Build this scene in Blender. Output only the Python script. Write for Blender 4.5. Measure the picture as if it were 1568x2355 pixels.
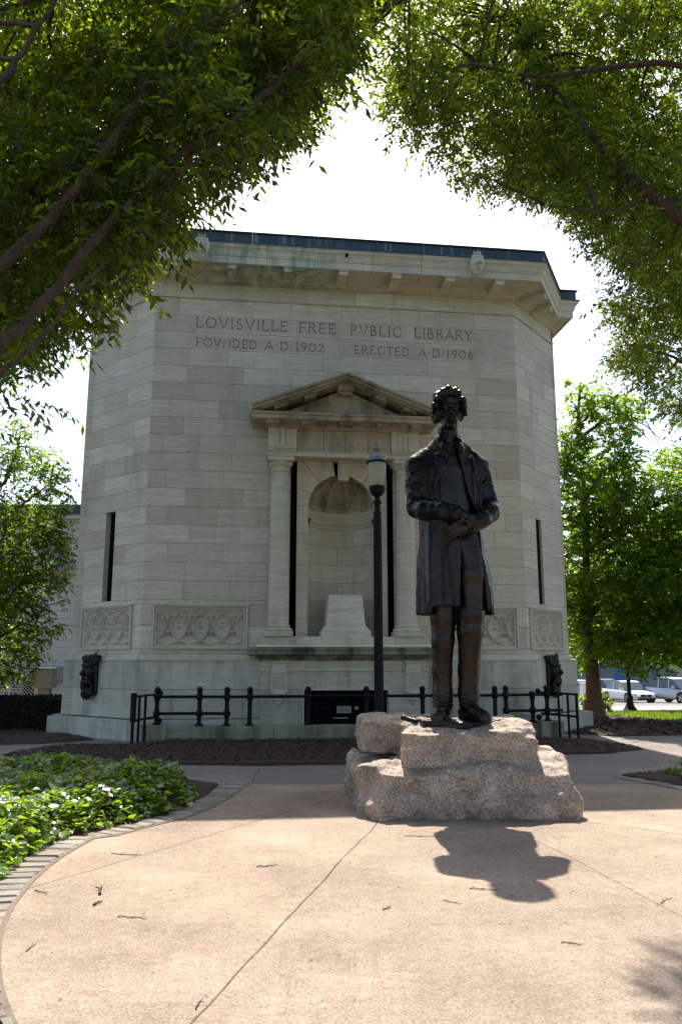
import bpy, bmesh, math, random
import numpy as np
from mathutils import Vector
random.seed(7); rng = np.random.default_rng(7)
S = bpy.context.scene
for o in list(bpy.data.objects): bpy.data.objects.remove(o)
R = math.radians
# ------------------------------------------------------------------ camera, sky, sun, exposure
F, CX, CY, P, EYE = 1803., 784., 1177.5, R(10.62), 1.6
cam_d = bpy.data.cameras.new('camera'); cam = bpy.data.objects.new('camera', cam_d); S.collection.objects.link(cam)
cam_d.sensor_fit = 'HORIZONTAL'; cam_d.sensor_width = 36; cam_d.lens = 36*F/1568
cam_d.clip_start = .05; cam_d.clip_end = 2000
cam.location = (0, 0, EYE); cam.rotation_euler = (R(90)+P, 0, 0)
S.camera = cam
SUN_EL, SUN_ROT = R(55.1), R(0.6)
w = bpy.data.worlds.new('World'); S.world = w; w.use_nodes = True
nt = w.node_tree; bg = nt.nodes['Background']
sky = nt.nodes.new('ShaderNodeTexSky'); sky.sky_type = 'NISHITA'; sky.sun_disc = False
sky.sun_elevation = SUN_EL; sky.sun_rotation = SUN_ROT; sky.altitude = 100; sky.air_density = 1.0; sky.dust_density = 2.4; sky.ozone_density = 0.3
nt.links.new(sky.outputs[0], bg.inputs[0]); bg.inputs[1].default_value = 0.135
sl = bpy.data.lights.new('sun', 'SUN'); sl.energy = 5.0; sl.angle = R(.55); sl.color = (1, .945, .86)
sun = bpy.data.objects.new('sun', sl); S.collection.objects.link(sun)
sd = Vector((math.sin(SUN_ROT)*math.cos(SUN_EL), math.cos(SUN_ROT)*math.cos(SUN_EL), math.sin(SUN_EL)))
sun.rotation_euler = sd.to_track_quat('Z', 'Y').to_euler()
sun.location = (0, 30, 60)
S.view_settings.view_transform = 'Standard'; S.view_settings.look = 'None'; S.view_settings.gamma = 1
S.view_settings.use_curve_mapping = False; S.view_settings.exposure = 1.0
S.render.resolution_x = 681; S.render.resolution_y = 1024
S.render.engine = 'CYCLES'
S.cycles.max_bounces = 8; S.cycles.transmission_bounces = 6; S.cycles.transparent_max_bounces = 8

# ------------------------------------------------------------------ helpers
def tag(o, label=None, cat=None, group=None, kind=None):
    if label: o['label'] = label
    if cat: o['category'] = cat
    if group: o['group'] = group
    if kind: o['kind'] = kind
    return o
def empty(name, loc=(0, 0, 0), rz=0, **k):
    o = bpy.data.objects.new(name, None); S.collection.objects.link(o)
    o.location = loc; o.rotation_euler = (0, 0, rz); o.empty_display_size = .2
    return tag(o, **k)
def root_of(o):
    while o.parent: o = o.parent
    return o
def mesh(name, V, Fc, mat, parent=None, smooth=False, tone=None, local=False, fix=False):
    """V in world coordinates unless local; parents are translated only (building parts are given local)"""
    V = np.asarray(V, dtype=np.float32).reshape(-1, 3)
    if parent is not None and not local:
        V = V - np.array(root_of(parent).location, dtype=np.float32)
    me = bpy.data.meshes.new(name)
    if isinstance(Fc, np.ndarray):
        n, k = Fc.shape
        me.vertices.add(len(V)); me.vertices.foreach_set('co', V.ravel())
        me.loops.add(n*k); me.loops.foreach_set('vertex_index', Fc.astype(np.int32).ravel())
        me.polygons.add(n); me.polygons.foreach_set('loop_start', np.arange(0, n*k, k, dtype=np.int32))
        me.polygons.foreach_set('loop_total', np.full(n, k, dtype=np.int32))
        me.update(calc_edges=True)
    else:
        me.from_pydata([tuple(map(float, v)) for v in V], [], [tuple(f) for f in Fc]); me.update()
    if fix:
        bm = bmesh.new(); bm.from_mesh(me); bmesh.ops.recalc_face_normals(bm, faces=bm.faces); bm.to_mesh(me); bm.free()
    if smooth: me.polygons.foreach_set('use_smooth', np.ones(len(me.polygons), dtype=bool))
    if tone is not None:
        a = me.attributes.new('tone', 'FLOAT', 'POINT')
        a.data.foreach_set('value', np.broadcast_to(np.asarray(tone, dtype=np.float32), (len(V),)).copy())
    if mat: me.materials.append(mat)
    o = bpy.data.objects.new(name, me); S.collection.objects.link(o)
    if parent is not None: o.parent = parent
    return o
def children(o): return [c for c in bpy.data.objects if c.parent == o]
def copy_tree(o, parent=None):
    c = o.copy(); S.collection.objects.link(c); c.parent = parent
    for ch in children(o): copy_tree(ch, c)
    return c
class B:
    """collects simple solids into one mesh"""
    def __init__(s): s.v = []; s.f = []
    def add(s, V, Fc):
        n = len(s.v); s.v += [tuple(map(float, p)) for p in V]; s.f += [tuple(i+n for i in f) for f in Fc]; return s
    def box(s, x0, x1, y0, y1, z0, z1):
        return s.add([(x0,y0,z0),(x1,y0,z0),(x1,y1,z0),(x0,y1,z0),(x0,y0,z1),(x1,y0,z1),(x1,y1,z1),(x0,y1,z1)],
                     [(0,3,2,1),(4,5,6,7),(0,1,5,4),(1,2,6,5),(2,3,7,6),(3,0,4,7)])
    def bar(s, p, q, wd, th, up=(0, 0, 1)):
        p = Vector(p); q = Vector(q); d = (q-p).normalized(); sd_ = d.cross(Vector(up)).normalized(); u = sd_.cross(d)
        V = []
        for e in (p, q):
            for a, b in ((-1,-1),(1,-1),(1,1),(-1,1)): V.append(e+sd_*a*wd/2+u*b*th/2)
        return s.add(V, [(0,1,2,3),(7,6,5,4),(0,4,5,1),(1,5,6,2),(2,6,7,3),(3,7,4,0)])
    def tube(s, pts, rad, n=8, cap=True):
        pts = [Vector(p) for p in pts]
        if not hasattr(rad, '__len__'): rad = [rad]*len(pts)
        V = []; Fc = []; ref = Vector((0.13, .21, 1)).normalized()
        d0 = (pts[-1]-pts[0]).normalized()
        if abs(d0.dot(ref)) > .9: ref = Vector((1, .1, .05)).normalized()
        for i, p in enumerate(pts):
            d = (pts[min(i+1, len(pts)-1)]-pts[max(i-1, 0)]).normalized()
            a = d.cross(ref).normalized(); b = a.cross(d)
            for k in range(n):
                t = 2*math.pi*k/n; V.append(p+(a*math.cos(t)+b*math.sin(t))*rad[i])
        for i in range(len(pts)-1):
            for k in range(n): Fc.append((i*n+k, i*n+(k+1) % n, (i+1)*n+(k+1) % n, (i+1)*n+k))
        if cap: Fc += [tuple(range(n))[::-1], tuple((len(pts)-1)*n+k for k in range(n))]
        return s.add(V, Fc)
    def lathe(s, prof, c=(0, 0, 0), n=16, a0=0, a1=2*math.pi):
        full = abs(a1-a0-2*math.pi) < 1e-6; m = n if full else n+1
        V = [(c[0]+r*math.cos(a0+(a1-a0)*k/n), c[1]+r*math.sin(a0+(a1-a0)*k/n), c[2]+z) for r, z in prof for k in range(m)]
        Fc = [(i*m+k, i*m+(k+1) % m, (i+1)*m+(k+1) % m, (i+1)*m+k) for i in range(len(prof)-1) for k in range(n)]
        if full: Fc += [tuple(range(m))[::-1], tuple((len(prof)-1)*m+k for k in range(m))]
        return s.add(V, Fc)
    def ball(s, c, r, n=10):
        pr = [(max(1e-4, r*math.sin(math.pi*i/(n-2+1e-9))), -r*math.cos(math.pi*i/(n-2))) for i in range(n-1)]
        return s.lathe(pr, c, n)
    def prism(s, poly, a, b, ax='y'):
        """polygon in the plane across axis ax, from a to b"""
        n = len(poly)
        if ax == 'y': V = [(x, a, z) for x, z in poly]+[(x, b, z) for x, z in poly]
        elif ax == 'x': V = [(a, x, z) for x, z in poly]+[(b, x, z) for x, z in poly]
        else: V = [(x, y, a) for x, y in poly]+[(x, y, b) for x, y in poly]
        return s.add(V, [tuple(range(n)), tuple(range(2*n-1, n-1, -1))]+[(i, i+n, (i+1) % n+n, (i+1) % n) for i in range(n)])
    def build(s, name, mat, parent=None, smooth=False, tone=None, local=False):
        o = mesh(name, s.v, s.f, mat, parent, smooth, tone, local, fix=True)
        if smooth:
            try: o.data.set_sharp_from_angle(angle=R(38))
            except Exception: pass
        return o

# --- value noise (numpy)
_T = rng.random((32, 32, 32)).astype(np.float32)
def vnoise(x, y, z):
    x, y, z = np.broadcast_arrays(x, y, z)
    xi, yi, zi = np.floor(x).astype(np.int64), np.floor(y).astype(np.int64), np.floor(z).astype(np.int64)
    fx, fy, fz = x-xi, y-yi, z-zi
    fx, fy, fz = fx*fx*(3-2*fx), fy*fy*(3-2*fy), fz*fz*(3-2*fz)
    g = lambda a, b, c: _T[(xi+a) % 32, (yi+b) % 32, (zi+c) % 32]
    return (((g(0,0,0)*(1-fx)+g(1,0,0)*fx)*(1-fy)+(g(0,1,0)*(1-fx)+g(1,1,0)*fx)*fy)*(1-fz) +
            ((g(0,0,1)*(1-fx)+g(1,0,1)*fx)*(1-fy)+(g(0,1,1)*(1-fx)+g(1,1,1)*fx)*fy)*fz)
def fbm(x, y, z, o=3):
    r = 0; a = 1; t = 0
    for i in range(o): r = r+a*vnoise(x*2**i+7.3*i, y*2**i+3.1*i, z*2**i+1.7*i); t += a; a *= .5
    return r/t

# --- signed distance sculpting: smooth unions of limbs and lumps turned into one continuous surface
class SDF:
    def __init__(s, lo, hi, h):
        s.lo = np.array(lo, float); s.h = h
        s.n = np.ceil((np.array(hi)-s.lo)/h).astype(int)+1
        s.ax = [s.lo[i]+h*np.arange(s.n[i]) for i in range(3)]
        s.D = np.full(s.n, .3, dtype=np.float32)
    def reg(s, lo, hi):
        a = np.clip(np.floor((np.array(lo)-s.lo)/s.h).astype(int), 0, s.n-1); b = np.clip(np.ceil((np.array(hi)-s.lo)/s.h).astype(int)+1, 1, s.n)
        sl = tuple(slice(a[i], b[i]) for i in range(3))
        g = [s.ax[i][sl[i]].reshape([-1 if j == i else 1 for j in range(3)]).astype(np.float32) for i in range(3)]
        return sl, g
    def put(s, d, sl, k, cut=False):
        A = s.D[sl]
        if cut:
            h = np.clip(.5-.5*(A+d)/k, 0, 1); s.D[sl] = A*(1-h)-d*h+k*h*(1-h)
        else:
            h = np.clip(.5+.5*(d-A)/k, 0, 1); s.D[sl] = d*(1-h)+A*h-k*h*(1-h)
    def cap(s, p, q, r0, r1=None, k=.02, cut=False):
        r1 = r0 if r1 is None else r1; m = max(r0, r1)+k+.03
        p = np.array(p, float); q = np.array(q, float)
        sl, g = s.reg(np.minimum(p, q)-m, np.maximum(p, q)+m)
        d = q-p; L = max(d@d, 1e-9)
        t = np.clip(((g[0]-p[0])*d[0]+(g[1]-p[1])*d[1]+(g[2]-p[2])*d[2])/L, 0, 1)
        s.put(np.sqrt((g[0]-p[0]-t*d[0])**2+(g[1]-p[1]-t*d[1])**2+(g[2]-p[2]-t*d[2])**2)-(r0+(r1-r0)*t), sl, k, cut); return s
    def path(s, pts, rad, k=.02):
        for i in range(len(pts)-1): s.cap(pts[i], pts[i+1], rad[i], rad[i+1], k)
        return s
    def ell(s, c, r, k=.02, cut=False, ry=0, rz=0):
        m = max(r)+k+.03; sl, g = s.reg(np.array(c)-m, np.array(c)+m)
        x, y, z = g[0]-c[0], g[1]-c[1], g[2]-c[2]
        if rz: x, y = x*math.cos(rz)+y*math.sin(rz), -x*math.sin(rz)+y*math.cos(rz)
        if ry: x, z = x*math.cos(ry)-z*math.sin(ry), x*math.sin(ry)+z*math.cos(ry)
        k0 = np.sqrt((x/r[0])**2+(y/r[1])**2+(z/r[2])**2); k1 = np.sqrt((x/r[0]**2)**2+(y/r[1]**2)**2+(z/r[2]**2)**2)+1e-6
        s.put(k0*(k0-1)/k1, sl, k, cut); return s
    def box(s, c, hx, r=.05, k=.02, cut=False, rz=0):
        m = max(hx)*1.5+k+.05; sl, g = s.reg(np.array(c)-m, np.array(c)+m)
        x, y, z = g[0]-c[0], g[1]-c[1], g[2]-c[2]
        if rz: x, y = x*math.cos(rz)+y*math.sin(rz), -x*math.sin(rz)+y*math.cos(rz)
        qx, qy, qz = np.abs(x)-hx[0]+r, np.abs(y)-hx[1]+r, np.abs(z)-hx[2]+r
        d = np.sqrt(np.maximum(qx, 0)**2+np.maximum(qy, 0)**2+np.maximum(qz, 0)**2)+np.minimum(np.maximum(np.maximum(qx, qy), qz), 0)-r
        s.put(d, sl, k, cut); return s
    def rough(s, fn, band=.08, lo=None, hi=None):
        sl, g = s.reg(lo if lo is not None else s.lo, hi if hi is not None else s.lo+s.h*s.n)
        A = s.D[sl]; idx = np.nonzero(np.abs(A) < band)
        A[idx] += fn(g[0].ravel()[idx[0]], g[1].ravel()[idx[1]], g[2].ravel()[idx[2]]).astype(np.float32); return s
    def nets(s):
        D = s.D.copy(); D[0] = D[-1] = .1; D[:, 0] = D[:, -1] = .1; D[:, :, 0] = D[:, :, -1] = .1
        Sg = D < 0; c = 0
        for a in (0, 1):
            for b in (0, 1):
                for d in (0, 1): c = c+Sg[a:Sg.shape[0]-1+a, b:Sg.shape[1]-1+b, d:Sg.shape[2]-1+d].astype(np.int8)
        act = (c > 0) & (c < 8); ids = np.argwhere(act); idx = np.full(act.shape, -1, np.int64); idx[act] = np.arange(len(ids))
        acc = np.zeros((len(ids), 3)); cnt = np.zeros(len(ids))
        cs = [(a, b, d) for a in (0, 1) for b in (0, 1) for d in (0, 1)]
        for i in range(8):
            for j in range(i+1, 8):
                if sum(abs(cs[i][t]-cs[j][t]) for t in range(3)) != 1: continue
                A = np.array(cs[i]); Bq = np.array(cs[j])
                da = D[tuple((ids+A).T)].astype(float); db = D[tuple((ids+Bq).T)].astype(float)
                x = (da < 0) != (db < 0); t = np.where(x, da/np.where(x, da-db, 1), 0)
                acc += x[:, None]*(A+t[:, None]*(Bq-A)); cnt += x
        V = s.lo+s.h*(ids+acc/cnt[:, None]); Q = []
        for ax in range(3):
            o1, o2 = [(1, 2), (2, 0), (0, 1)][ax]
            sA = [slice(1, -1)]*3; sA[ax] = slice(0, -1); sB = list(sA); sB[ax] = slice(1, None)
            a = Sg[tuple(sA)]; b = Sg[tuple(sB)]
            for flip, m in ((False, a & ~b), (True, ~a & b)):
                e = np.argwhere(m); off = np.ones(3, int); off[ax] = 0; e = e+off
                if not len(e): continue
                d1 = np.zeros(3, int); d1[o1] = 1; d2 = np.zeros(3, int); d2[o2] = 1
                q = np.stack([idx[tuple((e-d1-d2).T)], idx[tuple((e-d2).T)], idx[tuple(e.T)], idx[tuple((e-d1).T)]], 1)
                Q.append(q[:, ::-1] if flip else q)
        return V, np.concatenate(Q)
    def build(s, name, mat, parent=None, off=(0, 0, 0), local=False, tone=None):
        V, Q = s.nets(); return mesh(name, V+np.array(off), Q, mat, parent, True, tone, local)

# ------------------------------------------------------------------ materials
def nodes(name):
    m = bpy.data.materials.new(name); m.use_nodes = True; t = m.node_tree; p = t.nodes['Principled BSDF']
    return m, t, p
def N(t, kind, **k):
    n = t.nodes.new(kind)
    for a, v in k.items():
        if a in ('i',):
            for q, val in v.items(): n.inputs[q].default_value = val
        else: setattr(n, a, v)
    return n
def noise(t, vec, sc, det=4, rough=.6, dist=0):
    n = N(t, 'ShaderNodeTexNoise', i={'Scale': sc, 'Detail': det, 'Roughness': rough, 'Distortion': dist}); t.links.new(vec, n.inputs['Vector']); return n.outputs['Fac']
def ramp(t, fac, stops):
    n = t.nodes.new('ShaderNodeValToRGB'); e = n.color_ramp.elements
    while len(e) < len(stops): e.new(.5)
    for q, (p, c) in zip(e, stops): q.position = p; q.color = (*c, 1) if len(c) == 3 else c
    t.links.new(fac, n.inputs[0]); return n.outputs[0]
def mix(t, fac, a, b, mode='MIX'):
    n = t.nodes.new('ShaderNodeMix'); n.data_type = 'RGBA'; n.blend_type = mode
    for q, v in ((n.inputs[0], fac), (n.inputs[6], a), (n.inputs[7], b)):
        if isinstance(v, (int, float)): q.default_value = v
        elif isinstance(v, tuple): q.default_value = (*v, 1)
        else: t.links.new(v, q)
    return n.outputs[2]
def bump(t, p, h, st, dist=.02, prev=None):
    n = N(t, 'ShaderNodeBump', i={'Strength': st, 'Distance': dist}); t.links.new(h, n.inputs['Height'])
    if prev: t.links.new(prev, n.inputs['Normal'])
    t.links.new(n.outputs[0], p.inputs['Normal']); return n.outputs[0]
def pos(t): return t.nodes.new('ShaderNodeNewGeometry').outputs['Position']
def maths(t, op, a, b=0.):
    n = t.nodes.new('ShaderNodeMath'); n.operation = op
    for q, v in zip(n.inputs, (a, b)):
        if isinstance(v, (int, float)): q.default_value = v
        else: t.links.new(v, q)
    return n.outputs[0]
def scl(t, vec, s, add=None):
    n = t.nodes.new('ShaderNodeVectorMath'); n.operation = 'MULTIPLY'; t.links.new(vec, n.inputs[0]); n.inputs[1].default_value = s
    if add is None: return n.outputs[0]
    a = t.nodes.new('ShaderNodeVectorMath'); a.operation = 'ADD'; t.links.new(n.outputs[0], a.inputs[0]); t.links.new(add, a.inputs[1]); return a.outputs[0]
def simple(name, col, rough=.6, metal=0, var=.25, vs=6, bm=.15, bs=40, spec=.5):
    m, t, p = nodes(name); g = pos(t)
    c2 = tuple(c*(1-var) for c in col)
    t.links.new(mix(t, noise(t, g, vs), c2, tuple(min(1, c*(1+var*.6)) for c in col)), p.inputs['Base Color'])
    p.inputs['Roughness'].default_value = rough; p.inputs['Metallic'].default_value = metal; p.inputs['Specular IOR Level'].default_value = spec
    if bm: bump(t, p, noise(t, g, bs), bm, .01)
    return m
def stone(name, lo, hi, stain=(.10, .10, .075), st_amt=.35, st_lo=.55, st_hi=.8, streaky=True, green=False):
    m, t, p = nodes(name); g = pos(t)
    at = t.nodes.new('ShaderNodeAttribute'); at.attribute_name = 'tone'; tone = at.outputs['Fac']
    off = N(t, 'ShaderNodeCombineXYZ'); t.links.new(maths(t, 'MULTIPLY', tone, 37.), off.inputs[0]); t.links.new(maths(t, 'MULTIPLY', tone, 91.), off.inputs[2])
    base = mix(t, tone, lo, hi)
    vv = scl(t, g, (.55, .55, 5.5), off.outputs[0])
    v1 = noise(t, vv, 2.2, 6, .65, .6)
    base = mix(t, ramp(t, v1, [(.36, (.0,)*3), (.62, (1,)*3)]), mix(t, .55, base, tuple(c*.84 for c in lo)), base)
    v2 = noise(t, g, 38, 3, .7)
    base = mix(t, .28, base, ramp(t, v2, [(.3, (.2,)*3), (.7, (.8,)*3)]), 'OVERLAY')
    sv = noise(t, scl(t, g, (2.6, 2.6, .55)) if streaky else g, 1.1, 5, .62)
    sm = ramp(t, sv, [(st_lo, (0,)*3), (st_hi, (1,)*3)])
    base = mix(t, maths(t, 'MULTIPLY', sm, st_amt), base, stain)
    if green:
        gv = noise(t, scl(t, g, (3.0, 3.0, .25)), 1.5, 4, .6)
        sp = N(t, 'ShaderNodeSeparateXYZ'); t.links.new(g, sp.inputs[0])
        gm = ramp(t, maths(t, 'ABSOLUTE', maths(t, 'ADD', sp.outputs[0], 2.1)), [(.6, (1,)*3), (.95, (0,)*3)])
        gs = N(t, 'ShaderNodeMath', operation='MULTIPLY'); t.links.new(ramp(t, gv, [(.38, (0,)*3), (.6, (1,)*3)]), gs.inputs[0]); 
        q = ramp(t, maths(t, 'MULTIPLY', maths(t, 'ABSOLUTE', maths(t, 'ADD', sp.outputs[0], 1.7)), .45), [(.35, (1,)*3), (.95, (0,)*3)])
        t.links.new(q, gs.inputs[1])
        base = mix(t, maths(t, 'MULTIPLY', gs.outputs[0], .7), base, (.10, .24, .19))
    t.links.new(base, p.inputs['Base Color']); p.inputs['Roughness'].default_value = .85; p.inputs['Specular IOR Level'].default_value = .25
    b = bump(t, p, v2, .22, .008); bump(t, p, noise(t, g, 7, 4), .25, .02, b)
    return m
M_wall = stone('wall_limestone', (.51, .465, .36), (.71, .655, .525))
M_trim = stone('trim_limestone', (.53, .485, .375), (.65, .60, .475), (.20, .17, .115), .45, .5, .75)
M_corn = stone('cornice_limestone', (.56, .515, .40), (.66, .61, .48), (.26, .22, .15), .30, .54, .76, green=True)
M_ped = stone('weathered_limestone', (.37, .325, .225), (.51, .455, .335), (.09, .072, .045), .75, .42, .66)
M_ledge = stone('mossy_limestone', (.24, .24, .16), (.34, .33, .24), (.045, .045, .028), .85, .44, .62)
M_base = stone('base_limestone', (.47, .445, .36), (.60, .57, .47), (.15, .15, .10), .65, .46, .72)
M_kerb = stone('mossy_kerb_stone', (.24, .245, .17), (.35, .34, .25), (.06, .07, .038), .8, .42, .66)
M_mortar = simple('mortar', (.22, .20, .155), .9)
M_groove = simple('weathered_lettering', (.12, .11, .085), .9)
M_carve = stone('carved_limestone', (.57, .53, .43), (.64, .60, .49), (.24, .22, .16), .3, .5, .8)
M_slot = simple('slot_painted_shade', (.030, .022, .022), .9, spec=.1)  # shade of the deep gaps beside the columns, put into the colour
M_dark = simple('dark_opening_black', (.004, .0045, .005), .8, bm=0, spec=.08)  # near black: dark glass, and unlit depth painted into openings
M_iron = simple('black_painted_iron', (.005, .005, .006), .55, 0, .4, 20, .3, 60, .18)
M_post = simple('black_lamp_post_paint', (.005, .0055, .006), .5, 0, .3, 12, .15, 40, .2)
def bronze(name, c1, c2, c3, r0=.28, r1=.5):
    m, t, p = nodes(name); g = pos(t)
    n1 = noise(t, g, 3.2, 5, .65, .5); n2 = noise(t, scl(t, g, (1, 1, .35)), 6, 4, .6)
    c = mix(t, ramp(t, n1, [(.4, (0,)*3), (.62, (1,)*3)]), c1, c2)
    c = mix(t, maths(t, 'MULTIPLY', ramp(t, n2, [(.52, (0,)*3), (.72, (1,)*3)]), .8), c, c3)
    t.links.new(c, p.inputs['Base Color']); p.inputs['Metallic'].default_value = .7; p.inputs['Coat Weight'].default_value = .22; p.inputs['Coat Roughness'].default_value = .2
    t.links.new(ramp(t, noise(t, g, 9, 4), [(.3, (r0,)*3), (.7, (r1,)*3)]), p.inputs['Roughness'])
    b = bump(t, p, noise(t, g, 26, 5, .65), .45, .012); bump(t, p, noise(t, g, 90, 3), .25, .003, b)
    return m
M_bronze = bronze('dark_bronze', (.013, .009, .007), (.034, .019, .011), (.012, .014, .020), .26, .5)
M_bronze2 = bronze('blackened_bronze', (.012, .011, .011), (.022, .018, .015), (.014, .014, .017), .45, .65)
M_coat = bronze('black_bronze_coat', (.007, .006, .0055), (.016, .010, .007), (.009, .011, .017), .24, .46)
def rockmat():
    m, t, p = nodes('pink_granite'); g = pos(t)
    a = noise(t, g, 4, 6, .7); b = noise(t, g, 42, 3, .7); c = noise(t, g, 95, 2, .6)
    col = ramp(t, a, [(.3, (.23, .168, .13)), (.5, (.40, .305, .235)), (.72, (.56, .45, .36))])
    col = mix(t, .6, col, ramp(t, b, [(.38, (.12, .12, .12)), (.5, (.5, .5, .5)), (.64, (.82, .8, .78))]), 'OVERLAY')
    col = mix(t, ramp(t, c, [(.62, (0,)*3), (.68, (1,)*3)]), col, (.06, .05, .045))
    gr = noise(t, scl(t, g, (1, 1, 2)), 1.6, 5, .65); col = mix(t, maths(t, 'MULTIPLY', ramp(t, gr, [(.55, (0,)*3), (.75, (1,)*3)]), .6), col, (.12, .085, .065))
    t.links.new(col, p.inputs['Base Color']); p.inputs['Roughness'].default_value = .8
    q = bump(t, p, noise(t, g, 12, 6, .7), .9, .03); bump(t, p, b, .5, .008, q); return m
M_rock = rockmat()
def concrete(name, c1, c2, spot):
    m, t, p = nodes(name); g = pos(t)
    at = t.nodes.new('ShaderNodeAttribute'); at.attribute_name = 'tone'
    a = noise(t, g, .9, 6, .65); b = noise(t, g, 60, 4, .75); v = N(t, 'ShaderNodeTexVoronoi', i={'Scale': 85.}); t.links.new(g, v.inputs['Vector'])
    col = mix(t, ramp(t, a, [(.32, (0,)*3), (.66, (1,)*3)]), c1, c2)
    col = mix(t, maths(t, 'MULTIPLY', at.outputs['Fac'], .25), col, tuple(x*.8 for x in c1))
    e_ = noise(t, g, 14, 5, .7); col = mix(t, .35, col, ramp(t, e_, [(.3, (.2,)*3), (.7, (.8,)*3)]), 'OVERLAY')
    col = mix(t, .75, col, ramp(t, b, [(.33, (.2,)*3), (.66, (.8,)*3)]), 'OVERLAY')
    col = mix(t, ramp(t, v.outputs['Distance'], [(.10, (.55,)*3), (.2, (0,)*3)]), col, spot)
    d = noise(t, g, 26, 3, .6, 1.); col = mix(t, ramp(t, d, [(.70, (0,)*3), (.74, (.6,)*3)]), col, (.17, .11, .075))
    t.links.new(col, p.inputs['Base Color']); p.inputs['Roughness'].default_value = .88; p.inputs['Specular IOR Level'].default_value = .3
    q = bump(t, p, b, .5, .006); bump(t, p, noise(t, g, 3, 3), .15, .03, q); return m
M_conc = concrete('tan_aggregate_concrete', (.205, .150, .109), (.355, .272, .203), (.56, .49, .41))
M_walk = concrete('grey_walk_concrete', (.18, .15, .13), (.24, .205, .18), (.34, .31, .28))
M_soil = simple('soil', (.05, .028, .019), .95, 0, .5, 12, .6, 50)
M_chip = simple('mulch_bark', (.080, .040, .025), .9, 0, .6, 40, .3, 60)
M_cob = stone('granite_cobble', (.22, .185, .155), (.36, .315, .27), (.10, .075, .05), .5, .5, .75, streaky=False)
M_copper = None
def coppermat():
    m, t, p = nodes('weathered_copper_gutter'); g = pos(t)
    s1 = noise(t, scl(t, g, (5, 5, .15)), 2.0, 3, .6); s2 = noise(t, g, 9, 4)
    col = mix(t, ramp(t, s1, [(.56, (0,)*3), (.68, (1,)*3)]), (.035, .055, .07), (.13, .20, .20))
    col = mix(t, .3, col, ramp(t, s2, [(.3, (.2,)*3), (.7, (.8,)*3)]), 'OVERLAY')
    t.links.new(col, p.inputs['Base Color']); p.inputs['Roughness'].default_value = .55; p.inputs['Metallic'].default_value = .3
    bump(t, p, s2, .2, .01); return m
M_copper = coppermat()
def leafmat(name, c1, c2, t1, t2, tr=.42, rough=.42, sp=.45):
    m, t, p = nodes(name); at = t.nodes.new('ShaderNodeAttribute'); at.attribute_name = 'tone'; g = pos(t)
    f = at.outputs['Fac']
    t.links.new(mix(t, f, c1, c2), p.inputs['Base Color']); p.inputs['Roughness'].default_value = rough; p.inputs['Specular IOR Level'].default_value = sp
    tl = t.nodes.new('ShaderNodeBsdfTranslucent'); t.links.new(mix(t, f, t1, t2), tl.inputs[0])
    ms = t.nodes.new('ShaderNodeMixShader'); ms.inputs[0].default_value = tr
    t.links.new(p.outputs[0], ms.inputs[1]); t.links.new(tl.outputs[0], ms.inputs[2]); t.links.new(ms.outputs[0], t.nodes['Material Output'].inputs[0]); return m
M_leafL = leafmat('zelkova_leaf', (.014, .027, .004), (.045, .07, .009), (.07, .14, .004), (.72, .84, .035), .46)
M_leafR = leafmat('elm_leaf', (.016, .031, .004), (.055, .085, .012), (.08, .16, .005), (.74, .86, .04), .48)
M_leafM = leafmat('oak_leaf', (.022, .050, .006), (.06, .10, .012), (.20, .38, .008), (.62, .80, .03), .50)
M_leafH = leafmat('holly_leaf', (.016, .040, .006), (.055, .10, .014), (.17, .32, .01), (.66, .80, .03), .48, .35)
M_ivy = leafmat('ground_ivy_leaf', (.04, .095, .018), (.095, .165, .03), (.24, .44, .02), (.70, .82, .05), .38, .27, .7)
M_grass = leafmat('lawn_grass', (.06, .12, .015), (.11, .17, .03), (.25, .40, .03), (.42, .55, .06), .4, .6, .3)
M_hedge = leafmat('dark_hedge_leaf', (.010, .014, .006), (.02, .02, .008), (.03, .04, .01), (.05, .05, .01), .2, .6, .2)
def barkmat(name, c1, c2):
    m, t, p = nodes(name); g = pos(t)
    a = noise(t, scl(t, g, (1, 1, .3)), 22, 5, .7, .8)
    t.links.new(ramp(t, a, [(.35, c1), (.65, c2)]), p.inputs['Base Color']); p.inputs['Roughness'].default_value = .9
    bump(t, p, a, .8, .02); return m
M_bark = barkmat('dark_bark', (.024, .013, .007), (.085, .050, .028))
M_bark2 = barkmat('brown_bark', (.07, .035, .02), (.19, .11, .07))

# ------------------------------------------------------------------ terrain and ground
def tz(y):
    return float(np.interp(y, [-1e3, 23.6, 33, 42, 57, 400], [0, 0, -.56, -.86, -1.36, -1.5]))
def sheet(name, x0, x1, ys, dz, mat, kind='structure', nx=8):
    V = [(x0+(x1-x0)*i/nx, y, tz(y)+dz) for y in ys for i in range(nx+1)]
    Fc = [(j*(nx+1)+i, j*(nx+1)+i+1, (j+1)*(nx+1)+i+1, (j+1)*(nx+1)+i) for j in range(len(ys)-1) for i in range(nx)]
    return tag(mesh(name, V, Fc, mat), kind=kind)
M_ground = simple('ground_earth', (.055, .045, .025), .95, 0, .5, 3, .4, 30)
sheet('ground', -300, 300, [-60, -10, 5, 15, 23.6, 28, 33, 38, 42, 50, 57, 80, 120, 200, 400], -.09, M_ground)

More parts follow.
